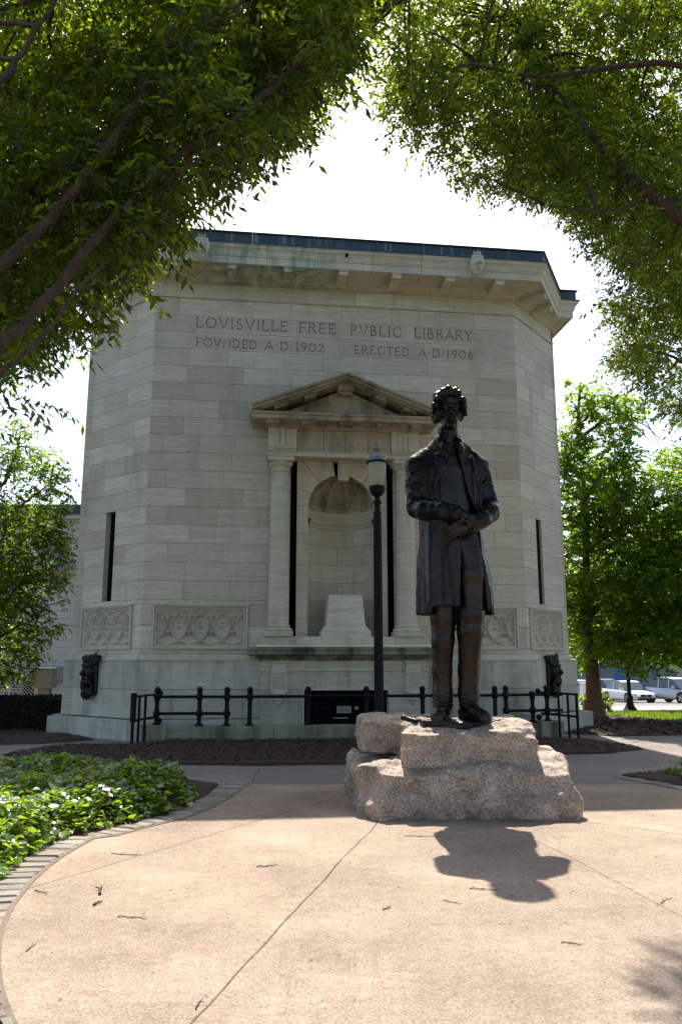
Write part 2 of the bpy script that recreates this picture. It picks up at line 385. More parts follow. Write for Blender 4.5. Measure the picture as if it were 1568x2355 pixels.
def clip_poly(poly, p, q):
    """split a convex polygon by the line p-q: (left part, right part)"""
    d = (q[0]-p[0], q[1]-p[1]); sgn = lambda a: d[0]*(a[1]-p[1])-d[1]*(a[0]-p[0])
    out = ([], [])
    for i in range(len(poly)):
        a, b = poly[i], poly[(i+1) % len(poly)]; sa, sb = sgn(a), sgn(b)
        if sa >= 0: out[0].append(a)
        if sa <= 0: out[1].append(a)
        if sa*sb < 0:
            t = sa/(sa-sb); c = (a[0]+(b[0]-a[0])*t, a[1]+(b[1]-a[1])*t); out[0].append(c); out[1].append(c)
    return out
def inset(poly, g):
    n = len(poly); A = sum(poly[i][0]*poly[(i+1) % n][1]-poly[(i+1) % n][0]*poly[i][1] for i in range(n))
    if A < 0: poly = poly[::-1]
    r = []
    for i in range(n):
        a, b, c = Vector(poly[i-1]), Vector(poly[i]), Vector(poly[(i+1) % n])
        d1 = (b-a).normalized(); d2 = (c-b).normalized(); n1 = Vector((-d1.y, d1.x)); n2 = Vector((-d2.y, d2.x))
        m = (n1+n2); m = m/max(.2, m.dot(n1)); r.append(tuple(b+m*g))
    return r
plaza = tag(mesh('plaza_pavement', [(-10.02, -6, -.03), (14.02, -6, -.03), (14.02, 17.9, -.03), (-10.02, 17.9, -.03)], [(0, 1, 2, 3)], M_soil), kind='structure')
def slab(poly, mat=M_conc, g=.0026):
    pd = []
    for i in range(len(poly)):
        a, b = np.array(poly[i]), np.array(poly[(i+1) % len(poly)]); n_ = max(1, int(np.hypot(*(b-a))/.13)); pd += [tuple(a+(b-a)*k/n_) for k in range(n_)]
    pa = np.array(pd); wx = (fbm(pa[:, 0]*3.1, pa[:, 1]*3.1, pa[:, 0]*0, 4)-.5)*.05; wy = (fbm(pa[:, 0]*3.1+9, pa[:, 1]*3.1, pa[:, 0]*0+4, 4)-.5)*.05
    poly = [(x+u_, y+v_) for (x, y), u_, v_ in zip(pd, wx, wy)]
    q = inset(poly, g); q2 = inset(poly, g+.005); n = len(q)
    V = [(x, y, -.08) for x, y in q]+[(x, y, -.006) for x, y in q]+[(x, y, 0) for x, y in q2]
    Fc = [(i, (i+1) % n, (i+1) % n+n, i+n) for i in range(n)]+[(i+n, (i+1) % n+n, (i+1) % n+2*n, i+2*n) for i in range(n)]+[tuple(range(2*n, 3*n))]
    return mesh('slab', V, Fc, mat, plaza, tone=random.random())
near = [(-10, -6), (14, -6), (14, 10.62), (-10, 10.62)]
A, Bq = clip_poly(near, (.37, 8.28), (-.67, 3.86))
a1, a2 = clip_poly(A, (-.84, 8.3), (-2.21, 5.94))
b1, b2 = clip_poly(Bq, (1.62, 8.21), (2.15, 5.32))
if sum(p[0] for p in A)/len(A) > sum(p[0] for p in Bq)/len(Bq): A, Bq = Bq, A
a1, a2 = clip_poly(A, (-.84, 8.3), (-2.21, 5.94)); b1, b2 = clip_poly(Bq, (1.62, 8.21), (2.15, 5.32))
if sum(p[0] for p in b1)/len(b1) > sum(p[0] for p in b2)/len(b2): b1, b2 = b2, b1
c1_, c2_ = clip_poly(b2, (2.42, 8.28), (3.16, 7.68))
for q in (a1, a2, b1, c1_, c2_): slab(q)
xs = [-10, -7.4, -4.9, -2.45, -1.17, .13, 1.5, 3.0, 4.6, 6.4, 8.6, 11, 14]
for i in range(len(xs)-1):
    slab([(xs[i], 10.62), (xs[i+1], 10.62), (xs[i+1]-.05, 12.9), (xs[i]-.05, 12.9)], M_walk)
    slab([(xs[i]-.05, 12.9), (xs[i+1]-.05, 12.9), (xs[i+1]-.1, 15.2), (xs[i]-.1, 15.2)], M_walk)
    slab([(xs[i]-.1, 15.2), (xs[i+1]-.1, 15.2), (xs[i+1]-.1, 17.8), (xs[i]-.1, 17.8)], M_walk)

def inside(poly, x, y):
    poly = np.asarray(poly); r = np.zeros(np.shape(x), bool); n = len(poly)
    for i in range(n):
        (x0, y0), (x1, y1) = poly[i], poly[(i+1) % n]
        c = (y0 > y) != (y1 > y)
        r ^= c & (x < (x1-x0)*(y-y0)/((y1-y0) if y1 != y0 else 1e-9)+x0)
    return r
def edge_dist(poly, x, y):
    poly = np.asarray(poly, float); d = np.full(np.shape(x), 1e9)
    for i in range(len(poly)):
        a = poly[i]; b = poly[(i+1) % len(poly)]; v = b-a; t = np.clip(((x-a[0])*v[0]+(y-a[1])*v[1])/(v@v+1e-9), 0, 1)
        d = np.minimum(d, np.hypot(x-a[0]-t*v[0], y-a[1]-t*v[1]))
    return d
def rand_in(poly, n):
    poly = np.asarray(poly); lo = poly.min(0); hi = poly.max(0); out = np.zeros((0, 2))
    while len(out) < n:
        q = lo+(hi-lo)*rng.random((n*2, 2)); out = np.concatenate([out, q[inside(poly, q[:, 0], q[:, 1])]])
    return out[:n]
def dense(poly, step=.3):
    r = []
    for i in range(len(poly)):
        a, b = np.array(poly[i]), np.array(poly[(i+1) % len(poly)]); n = max(1, int(np.hypot(*(b-a))/step))
        r += [tuple(a+(b-a)*k/n) for k in range(n)]
    return r
def bed(name, poly, hgt, mat, cen=None, wob=.05):
    p = [(x+random.uniform(-wob, wob)*.5, y+random.uniform(-wob, wob)*.5) for x, y in dense(poly)]; n = len(p)
    c = cen or (sum(q[0] for q in p)/n, sum(q[1] for q in p)/n); V = []; Fc = []
    rings = [(1, -.02), (.985, hgt*.45), (.95, hgt*.8), (.8, hgt), (.5, hgt*1.1), (.2, hgt)]
    for s_, z in rings:
        for (x, y) in p:
            X = c[0]+(x-c[0])*s_; Y = c[1]+(y-c[1])*s_; V.append((X, Y, z+tz(Y)+(random.uniform(-.01, .012) if s_ < 1 else 0)))
    V.append((c[0], c[1], hgt+tz(c[1])))
    for r_ in range(len(rings)-1):
        for i in range(n): Fc.append((r_*n+i, r_*n+(i+1) % n, (r_+1)*n+(i+1) % n, (r_+1)*n+i))
    k = (len(rings)-1)*n
    for i in range(n): Fc.append((k+i, k+(i+1) % n, len(V)-1))
    return tag(mesh(name, V, Fc, mat, smooth=True, fix=True), kind='structure')
def chips(poly, n, z, smax=.024, mat=M_chip, name='mulch_chips'):
    q = rand_in(poly, n); ed = np.clip(edge_dist(poly, q[:, 0], q[:, 1])/.25, 0.1, 1)
    c = np.c_[q, z*ed+.006+.02*rng.random(n)+np.array([tz(y) for y in q[:, 1]])]
    a = rng.random(n)*6.28; L = smax*(.4+rng.random(n)*.9); W = L*(.25+.3*rng.random(n)); ti = (rng.random(n)-.5)*1.0
    d = np.c_[np.cos(a), np.sin(a), ti]*L[:, None]; s_ = np.c_[-np.sin(a), np.cos(a), (rng.random(n)-.5)]*W[:, None]; u = np.array([0, 0, .008])
    V = np.stack([c-d-s_, c+d-s_, c+d+s_, c-d+s_, c+u], 1).reshape(-1, 3); k = np.arange(n)[:, None]*5
    Fc = np.concatenate([k+np.array([[0, 1, 4]]), k+np.array([[1, 2, 4]]), k+np.array([[2, 3, 4]]), k+np.array([[3, 0, 4]])])
    return tag(mesh(name, V, Fc, mat), kind='stuff')
P_main = [(-5.7,13.6),(-4.9,12.95),(-4,12.75),(-2.6,12.5),(-1.2,12.4),(.7,12.6),(2.2,13.2),(3.3,13.75),(4.6,13.95),(5.45,14.6),(4.9,15.9),(3.9,16.3),(3.1,16.5),(2.4,16.2),(-2.3,15.8),(-3.3,15.8),(-3.95,14.95),(-5.2,14.9)]
P_lf = [(-12,19),(-7.4,18.6),(-6.0,17.7),(-4.9,16.25),(-5.6,15.55),(-6.6,15.25),(-12,15.2)]
P_rf = [(4.9,17.5),(5.75,17.0),(7.3,17.25),(14,17.5),(14,20.8),(8.6,20.3),(7.4,23.3),(6,23.4),(5.6,19)]
P_rs = [(3.85,11.35),(4.9,11.9),(8,12.1),(8,9.6),(5.4,9.9),(4.35,10.3)]
bed('mulch_bed', P_main, .07, M_soil, (0, 14.2)); chips(P_main, 17000, .075)
bed('mulch_bed', P_lf, .05, M_soil); chips(P_lf, 3000, .055)
bed('mulch_bed', P_rf, .05, M_soil, (7, 19)); chips(P_rf, 4500, .055, .05)
bed('mulch_bed', P_rs, .05, M_soil); chips(P_rs, 1500, .055)
CC = (3.17, 6.75)
arc = lambda r, a0, a1, n: [(CC[0]+r*math.cos(R(a)), CC[1]+r*math.sin(R(a))) for a in np.linspace(a0, a1, n)]
P_ivy = [(-1.66, 8.95), (-1.80, 8.5), (-2.1, 8.08), (-2.34, 7.68)]+arc(5.70, 172, 232, 16)+[(-2.5, -1), (-9.5, -1), (-9.5, 11.4), (-5, 11.8), (-3.7, 12.02), (-2.45, 11.4), (-1.55, 10.6), (-1.58, 9.6)]
bed('ivy_bed_soil', P_ivy, .05, M_soil, (-4.3, 7.5), .02); chips(arc(5.78, 152, 200, 10)+[(-5, 7), (-4, 11), (-2.2, 11.2), (-1.78, 10.6), (-1.72, 9.6)], 3500, .055)
M_sand = simple('joint_sand', (.20, .15, .11), .95, 0, .5, 30, .5, 80)
# cobble edging, each stone its own part
def cobbles(name, path, label, width=.27, step=.145, rows=1, inward=1):
    rt = empty(name, (path[0][0], path[0][1], 0), label=label, cat='edging')
    pts = [Vector(p) for p in path]; L = [0]
    for i in range(len(pts)-1): L.append(L[-1]+(pts[i+1]-pts[i]).length)
    Vj = []
    for i in range(len(pts)):
        d = (pts[min(i+1, len(pts)-1)]-pts[max(i-1, 0)]).normalized(); n_ = Vector((-d.y, d.x))*inward; a = pts[i]-n_*.01; b = pts[i]+n_*(width+.01); Vj += [(a.x, a.y, .006), (b.x, b.y, .006)]
    mesh('joint_sand', Vj, [(2*i, 2*i+1, 2*i+3, 2*i+2) for i in range(len(pts)-1)], M_sand, rt)
    s_ = step/2
    while s_ < L[-1]:
        i = max(k for k in range(len(pts)-1) if L[k] <= s_); d = (pts[i+1]-pts[i]).normalized(); c = pts[i]+d*(s_-L[i]); n_ = Vector((-d.y, d.x))*inward
        wd = step*random.uniform(.82, .96)
        for r_ in range(rows):
            wdt = width/rows; lo = .012+r_*wdt; hi = lo+wdt-.018+random.uniform(-.035, .02)
            o_ = random.uniform(-.01, .01)+(step*.4 if r_ % 2 else 0); z = random.uniform(.006, .022)
            ang = random.uniform(-.09, .09); dd = Vector((d.x*math.cos(ang)-d.y*math.sin(ang), d.x*math.sin(ang)+d.y*math.cos(ang)))
            V = []
            for zz, sh in ((-.06, 0), (z-.014, 0), (z, .014)):
                for a, bb in ((-1, 0), (1, 0), (1, 1), (-1, 1)):
                    q = c+dd*(o_+a*(wd/2-sh))+n_*((hi-sh) if bb else (lo+sh)); V.append((q.x+random.uniform(-.004, .004), q.y+random.uniform(-.004, .004), zz+random.uniform(-.004, .004)))
            mesh('cobble', V, [(0,1,5,4),(1,2,6,5),(2,3,7,6),(3,0,4,7),(4,5,9,8),(5,6,10,9),(6,7,11,10),(7,4,8,11),(8,9,10,11)], M_cob, rt, tone=random.random(), fix=True)
        s_ += step*random.uniform(.97, 1.05)
    return rt
cobbles('cobble_edging', [(-1.2, 10.72), (-1.26, 10.0), (-1.32, 9.5), (-1.42, 8.95), (-1.58, 8.45), (-1.85, 8.02), (-2.06, 7.62)]+arc(5.455, 172, 233, 50), 'curved cobblestone border between the ivy bed and the round plaza', .30, .15, 1, -1)
cobbles('cobble_edging', [(8, 9.35), (5.4, 9.62), (4.3, 9.98), (3.72, 11.3)], 'short cobblestone border around the small mulch bed at the right edge', .26, .15, 1, -1)

# beyond: lawn, sidewalk, street
lawn = sheet('lawn', 3.5, 60, [17.6, 20.4, 23.6, 28, 33], .012, simple('turf_soil', (.07, .10, .02), .9, 0, .4, 8, .4, 60))
def grass_tufts(poly, n):
    q = rand_in(poly, n); L = .05+.05*rng.random(n); a = rng.random(n)*6.28; w_ = .014+.01*rng.random(n)
    c = np.c_[q, np.array([tz(y) for y in q[:, 1]])+.012]; le = (rng.random((n, 2))-.5)*.07
    s_ = np.c_[np.cos(a), np.sin(a), 0*a]*w_[:, None]
    V = np.stack([c-s_, c+s_, c+np.c_[le, L]], 1).reshape(-1, 3); Fc = np.arange(n*3).reshape(-1, 3)
    return tag(mesh('grass_blades', V, Fc, M_grass, tone=np.repeat(rng.random(n), 3)), kind='stuff')
grass_tufts([(7.3, 23.6), (8.7, 20.4), (14, 20.9), (22, 25), (24, 33), (6.5, 33)], 60000)
M_side = simple('pale_sidewalk', (.42, .38, .33), .9, 0, .15, 2, .2, 40)
M_road = simple('sunlit_asphalt', (.16, .145, .13), .9, 0, .2, 1.5, .3, 60)
sheet('sidewalk', -80, 90, [33, 36, 39, 42.5], .02, M_side)
sheet('street', -80, 90, [42.7, 50, 57, 64, 70], -.04, M_road)
sheet('far_sidewalk', -80, 90, [70, 76], .02, M_side)
sheet('street_kerb', -80, 90, [42.5, 42.75], .021, M_side)

# ------------------------------------------------------------------ the library
TH = R(7.0)
lib = empty('library_building', (.03, 16.92, 0), TH, label='pale limestone library wing with cut corners, carved panels and an engraved frieze', cat='building')
PB = [(-5.88,-16),(-5.88,-1.52),(-5.73,-1.52),(-4.21,0),(4.09,0),(5.61,-1.52),(5.67,-1.52),(5.67,-16)]
SEG = []
for i in range(len(PB)-1):
    a, b = Vector(PB[i]), Vector(PB[i+1]); d = (b-a).normalized(); SEG.append((a, d, Vector((-d.y, d.x)), (b-a).length))
def corner(i, v):
    p = Vector(PB[i])
    if i == 0: return p+SEG[0][2]*v
    if i == len(PB)-1: return p+SEG[-1][2]*v
    m = SEG[i-1][2]+SEG[i][2]; return p+m/m.dot(SEG[i][2])*v
def bpos(seg, s_, v):
    a, d, m, L = SEG[seg]
    if s_ <= 1e-6: return corner(seg, v)
    if s_ >= L-1e-6: return corner(seg+1, v)
    return a+d*s_+m*v
def bprism(name, prof, seg, s0, s1, mat, tone=None, parent=None, smooth=False):
    n = len(prof); V = []
    for s_ in (s0, s1):
        for v, z in prof:
            p = bpos(seg, s_, v); V.append((p.x, -p.y, z))
    Fc = [(i, (i+1) % n, (i+1) % n+n, i+n) for i in range(n)]+[tuple(range(n))[::-1], tuple(range(n, 2*n))]
    return mesh(name, V, Fc, mat, parent or lib, smooth, tone, local=True, fix=True)
def sbox(seg, s0, s1, v0, v1, z0, z1, b=None):
    """box in wall coordinates collected into a B"""
    b = b or B(); V = []
    for z in (z0, z1):
        for s_, v in ((s0, v0), (s1, v0), (s1, v1), (s0, v1)):
            a, d, m, L = SEG[seg]; p = a+d*s_+m*v; V.append((p.x, -p.y, z))
    return b.add(V, [(0,3,2,1),(4,5,6,7),(0,1,5,4),(1,2,6,5),(2,3,7,6),(3,0,4,7)])
FU = 4.21                                                  # front segment: s = u + FU
G = .003
stones = []                                                # (seg, s0, s1, z0, z1, v)
def courses(seg, z0, z1, v, wmin, wmax, off, breaks=()):
    L = SEG[seg][3]; cuts = [0, L]
    segs = [(0, L)]
    for a, b in breaks: segs = [q for (p0, p1) in segs for q in (((p0, a), (b, p1)) if a > p0 and b < p1 else ((p0, p1),))]
    for p0, p1 in segs:
        s_ = p0; first = True
        while s_ < p1-1e-4:
            wd = random.uniform(wmin, wmax)*(off if first else 1); e = s_+wd; first = False
            if p1-e < wmin*.5: e = p1
            stones.append((seg, s_, e, z0, z1, v)); s_ = e
zc = [2.82+.3988*i for i in range(18)]
SL = {2: (2.15-1.40, 2.15-1.06), 4: (.72, 1.02)}           # slit openings on the two cut corners
for i in range(17):
    z0, z1 = zc[i], zc[i+1]
    bk = []
    if z0 < 5.9: bk = [(FU-1.14, FU+1.14)]
    elif z0 < 6.6: bk = [(FU-1.5, FU+1.5)]
    courses(3, z0, z1, 0, .8, 1.25, random.choice([.45, .7, 1]), bk)
    for sg in (2, 4): courses(sg, z0, z1, 0, .75, 1.15, random.choice([.5, .75, 1]), [SL[sg]] if z1 < 4.9 else [])
for sg in (2, 3, 4):
    courses(sg, 9.625, 9.98, .02, .9, 1.3, random.choice([.5, 1]))
    courses(sg, .40, .98, .12, 1.0, 1.7, .7, [(FU-1.7, FU+1.75)] if sg == 3 else [])
    courses(sg, .98, 1.56, .12, 1.3, 2.1, 1, [(FU-1.7, FU+1.75)] if sg == 3 else [])
    courses(sg, 0-.05, .40, .35, 1.2, 1.9, .8, [(FU-1.72, FU+1.77)] if sg == 3 else [])
PAN = {3: [(FU-3.99, FU-2.0), (FU+1.98, FU+3.90)], 2: [(.07, 1.87)], 4: [(.12, 1.92)]}
for sg in (2, 3, 4):
    L = SEG[sg][3]; bk = PAN[sg]
    courses(sg, 1.70, 1.80, 0, 1.0, 1.8, .7, [(FU-1.2, FU+1.2)] if sg == 3 else [])
    ed = [0]+[x for p in bk for x in p]+[L]
    for j in range(0, len(ed), 2):
        for za, zb in ((1.80, 2.28), (2.28, 2.73)):
            if sg == 3 and j == 2:
                stones.append((sg, ed[j], FU-1.14, za, zb, 0)); stones.append((sg, FU+1.14, ed[j+1], za, zb, 0))
            else: stones.append((sg, ed[j], ed[j+1], za, zb, 0))
    courses(sg, 2.73, 2.82, 0, 1.2, 2.0, .7, [(FU-1.14, FU+1.14)] if sg == 3 else [])
for sg in (1, 5):
    for za, zb in ((-.05, .40), (.40, .98), (.98, 1.56)): stones.append((sg, 0, SEG[sg][3], za, zb, .35 if zb < .5 else .12))
    for za, zb in ((1.70, 2.28), (2.28, 2.82)): stones.append((sg, 0, SEG[sg][3], za, zb, 0))
    for i in range(17): stones.append((sg, 0, SEG[sg][3], zc[i], zc[i+1], 0))
def stone_prof(v, z0, z1): return [(v-.10, z0+G), (v-.003, z0+G), (v, z0+G+.003), (v, z1-G-.003), (v-.003, z1-G), (v-.10, z1-G)]
def stone_ends(seg, s0, s1):
    L = SEG[seg][3]; return (s0 if s0 < 1e-4 else s0+G, s1 if s1 > L-1e-4 else s1-G)
stones.sort(key=lambda q: -(q[2]-q[1])*(q[4]-q[3]))
front_blocks = []
ST = B(); STt = []
for i, (sg, s0, s1, z0, z1, v) in enumerate(stones):
    a, b = stone_ends(sg, s0, s1); tn = min(1, max(0, random.gauss(.5, .29)))
    mt = M_base if z1 <= 1.57 else M_wall
    if i < 290:
        o = bprism('stone_block', stone_prof(v, z0, z1), sg, a, b, mt, tn)
        if sg == 3 and z0 > 7.9 and z1 < 9.35: front_blocks.append((o, s0-FU, s1-FU, z0, z1))
    else:
        n0 = len(ST.v); pf = stone_prof(v, z0, z1); V = []
        for s_ in (a, b):
            for vv, z in pf:
                p = bpos(sg, s_, vv); V.append((p.x, -p.y, z))
        n = len(pf); ST.add(V, [(k, (k+1) % n, (k+1) % n+n, k+n) for k in range(n)]+[tuple(range(n))[::-1], tuple(range(n, 2*n))]); STt += [tn]*(2*n)
if ST.v: tag(ST.build('small_stone_blocks', M_wall, lib, tone=STt, local=True), kind='stuff')
# structural core behind the blocks (mortar shows in the joints)
core = B()
def corepoly(seg, s0, s1, z0, z1, v=-.016, t=.3): sbox(seg, s0, s1, v-t, v, z0, z1, core)
for sg in (2, 4):
    L = SEG[sg][3]; a, b = SL[sg]
    corepoly(sg, 0, L, 0, 1.72); corepoly(sg, 0, L, 1.72, 2.80, -.085); corepoly(sg, 0, L, 2.80, 2.83); corepoly(sg, 0, L, 4.81, 10); corepoly(sg, 0, a-.003, 2.83, 4.81); corepoly(sg, b+.003, L, 2.83, 4.81)

for a_, b_ in ((0, FU-1.145), (FU+1.145, SEG[3][3])): corepoly(3, a_, b_, 0, 1.72); corepoly(3, a_, b_, 1.72, 2.80, -.085); corepoly(3, a_, b_, 2.80, 10)
pass; corepoly(3, FU-1.145, FU+1.145, 5.93, 10); corepoly(3, FU-1.145, FU+1.145, 0, 1.9)
for sg in (1, 5): corepoly(sg, 0, SEG[sg][3], 0, 10)
core.build('wall_core', M_mortar, lib, local=True)
side = B()
for sg in (0, 6): bprism('side_wall', [(-.3, 0), (0, 0), (0, 10), (-.3, 10)], sg, 0, SEG[sg][3], M_wall, .5)
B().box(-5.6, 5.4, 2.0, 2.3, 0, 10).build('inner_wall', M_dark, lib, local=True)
for sg in (0, 6):
    bprism('side_base', [(-.1, .4), (.12, .4), (.12, 1.56), (-.1, 1.56)], sg, 0, SEG[sg][3], M_base, .4)
    bprism('side_plinth', [(-.1, -.05), (.35, -.05), (.35, .37), (.32, .40), (-.1, .40)], sg, 0, SEG[sg][3], M_base, .4)
# slit windows
for sg in (2, 4):
    a, b = SL[sg]; bb = sbox(sg, a-.01, a+.0, -.35, -.004, 2.83, 4.81); sbox(sg, b, b+.01, -.35, -.004, 2.83, 4.81, bb); sbox(sg, a, b, -.35, -.004, 2.80, 2.83, bb)
    fr = bb.build('slit_window', M_wall, lib, local=True, tone=.4)
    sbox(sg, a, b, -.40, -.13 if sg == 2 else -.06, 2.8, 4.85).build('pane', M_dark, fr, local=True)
    g_ = B()
    for z in np.arange(3.05, 4.8, .25): sbox(sg, a, b, -.13 if sg == 2 else -.06, -.12 if sg == 2 else -.05, z, z+.02, g_)
    g_.build('glazing_bar', M_iron, fr, local=True)
# cap moulding over the base, string course, cornice, gutter
def run(name, prof, segs, step, mat, gap=.004, t=None):
    for sg in segs:
        L = SEG[sg][3]; n = max(1, round(L/step)); jit = [0]+[L*k/n+random.uniform(-.05, .05)*step for k in range(1, n)]+[L]
        for k in range(n):
            a, b = jit[k], jit[k+1]; bprism(name, prof, sg, a if k == 0 else a+gap, b if k == n-1 else b-gap, mat, random.random() if t is None else t)
run('base_cap', [(-.1, 1.56), (.13, 1.56), (.135, 1.585), (.075, 1.60), (.065, 1.625), (.06, 1.66), (.035, 1.69), (.0, 1.70), (-.1, 1.70)], (1, 2, 4, 5), 1.4, M_trim)
for a, b in ((0, FU-1.72), (FU+1.75, SEG[3][3])):
    n = 2
    for k in range(n): bprism('base_cap', [(-.1, 1.56), (.13, 1.56), (.135, 1.585), (.075, 1.60), (.065, 1.625), (.06, 1.66), (.035, 1.69), (.0, 1.70), (-.1, 1.70)], 3, a+(b-a)*k/n+(.003 if k or a else 0), a+(b-a)*(k+1)/n-(.003 if (k == 0 or a == 0) else 0), M_trim, random.random())
run('string_course', [(-.05, 9.6), (.012, 9.603), (.035, 9.612), (.035, 9.622), (-.05, 9.622)], (1, 2, 3, 4, 5), 2.6, M_trim)
run('bed_moulding', [(-.1, 9.985), (.03, 9.985), (.05, 10.0), (.05, 10.03), (.12, 10.06), (.13, 10.085), (.22, 10.10), (.24, 10.14), (-.1, 10.14)], (1, 2, 3, 4, 5), 1.9, M_corn)
corp = [(.0, 10.14), (.80, 10.14), (.80, 10.10), (.84, 10.10), (.84, 10.255), (.865, 10.27), (.865, 10.30), (.88, 10.31), (.885, 10.35), (.91, 10.40), (.95, 10.44), (.955, 10.475), (.97, 10.48), (.97, 10.50), (0, 10.50)]
PB_w, SEG_w = PB, SEG
PB = [(-5.31,-16),(-5.31,-1.80),(-5.27,-1.80),(-4.16,-.03),(4.03,-.03),(5.13,-1.80),(5.17,-1.80),(5.17,-16)]; SEG = []
for i in range(len(PB)-1):
    a, b = Vector(PB[i]), Vector(PB[i+1]); d = (b-a).normalized(); SEG.append((a, d, Vector((-d.y, d.x)), (b-a).length))
corp[0] = (-.45, 10.14); corp[-1] = (-.45, 10.50)
run('cornice_stone', corp, (0, 1, 5, 6), 4, M_corn); run('cornice_stone', corp, (2, 3, 4), 1.25, M_corn)
run('gutter_section', [(.2, 10.503), (.985, 10.503), (.985, 10.53), (.91, 10.545), (.91, 10.765), (.955, 10.78), (.955, 10.80), (.87, 10.80), (.83, 10.70), (.2, 10.70)], (0, 1, 2, 3, 4, 5, 6), 2.2, M_copper, .0006, .5)
for k in range(15):
    s_ = .3+k*.56+random.uniform(-.04, .04)
    sbox(3, s_, s_+.022, .905, .922, 10.545, 10.77).build('gutter_seam', M_copper, lib, local=True, tone=.5)
rf = B(); rf.prism([(-5.9, 16), (-5.9, 1.53), (-4.21, .01), (4.09, .01), (5.67, 1.53), (5.67, 16)], 10.2, 10.66, 'z').build('roof', M_copper, lib, local=True, tone=.5)
for u_ in (-3.75, -2.52, -1.29, -.07, 1.14, 2.36, 3.52):
    b = sbox(3, FU+u_-.10-.05, FU+u_+.10-.05, .24, .80, 9.995, 10.139); sbox(3, FU+u_-.115-.05, FU+u_+.115-.05, .24, .82, 10.075, 10.138, b); b.build('mutule', M_corn, lib, local=True, tone=random.random())
for sg in (2, 4):
    for s_ in ((.2, .95) if sg == 4 else (.67, 1.42)):
        b = sbox(sg, s_-.12, s_+.12, .24, .80, 9.985, 10.139); sbox(sg, s_-.14, s_+.14, .24, .82, 10.075, 10.138, b); b.build('mutule', M_corn, lib, local=True, tone=random.random())
PB, SEG = PB_w, SEG_w
B().tube([(-.02, -.93, 10.36), (-.02, -1.02, 10.35)], .035, 8).build('spout_hole', M_dark, lib, local=True)  # solid plug, coloured black in place of the hole's shade
# lion heads (built at the origin, looking towards -y)
def lion_sdf():
    s_ = SDF((-.2, -.28, -.26), (.2, .12, .28), .0085)
    s_.ell((0, 0, 0), (.13, .09, .19), .02).ell((0, -.08, .03), (.085, .08, .10), .03).ell((0, -.145, -.02), (.05, .06, .045), .02)
    s_.cap((0, -.13, .06), (0, -.19, .0), .02, .028, .02).ell((0, -.12, -.12), (.045, .045, .035), .02)
    s_.ell((0, -.19, -.07), (.032, .05, .028), .012, cut=True)
    for x in (-1, 1):
        s_.ell((x*.05, -.165, .05), (.02, .02, .016), .012, cut=True).ell((x*.048, -.14, .05), (.014, .014, .011), .004).cap((x*.02, -.16, .085), (x*.075, -.13, .095), .016, .014, .012)
        s_.ell((x*.04, -.165, -.035), (.03, .03, .025), .012).ell((x*.095, -.05, .13), (.03, .03, .045), .01)
    for k in range(26):
        a = k/26*2*math.pi; r0 = .10; r1 = .16
        s_.cap((math.cos(a)*r0, -.05, math.sin(a)*r0*1.3), (math.cos(a+.25)*r1*.95, -.02, math.sin(a+.25)*r1*1.45), .022, .012, .010)
    for x in (-.05, 0, .05): s_.cap((x, -.06, .2), (x*1.3, -.03, .26), .02, .01, .01)
    return s_.nets()
LV, LF = lion_sdf()
for u_, z_ in ((-3.17, 10.33), (2.93, 10.33)):
    mesh('lion_head', LV*1.12+np.array([u_, -.985, z_]), LF, M_corn, lib, True, .7, local=True)
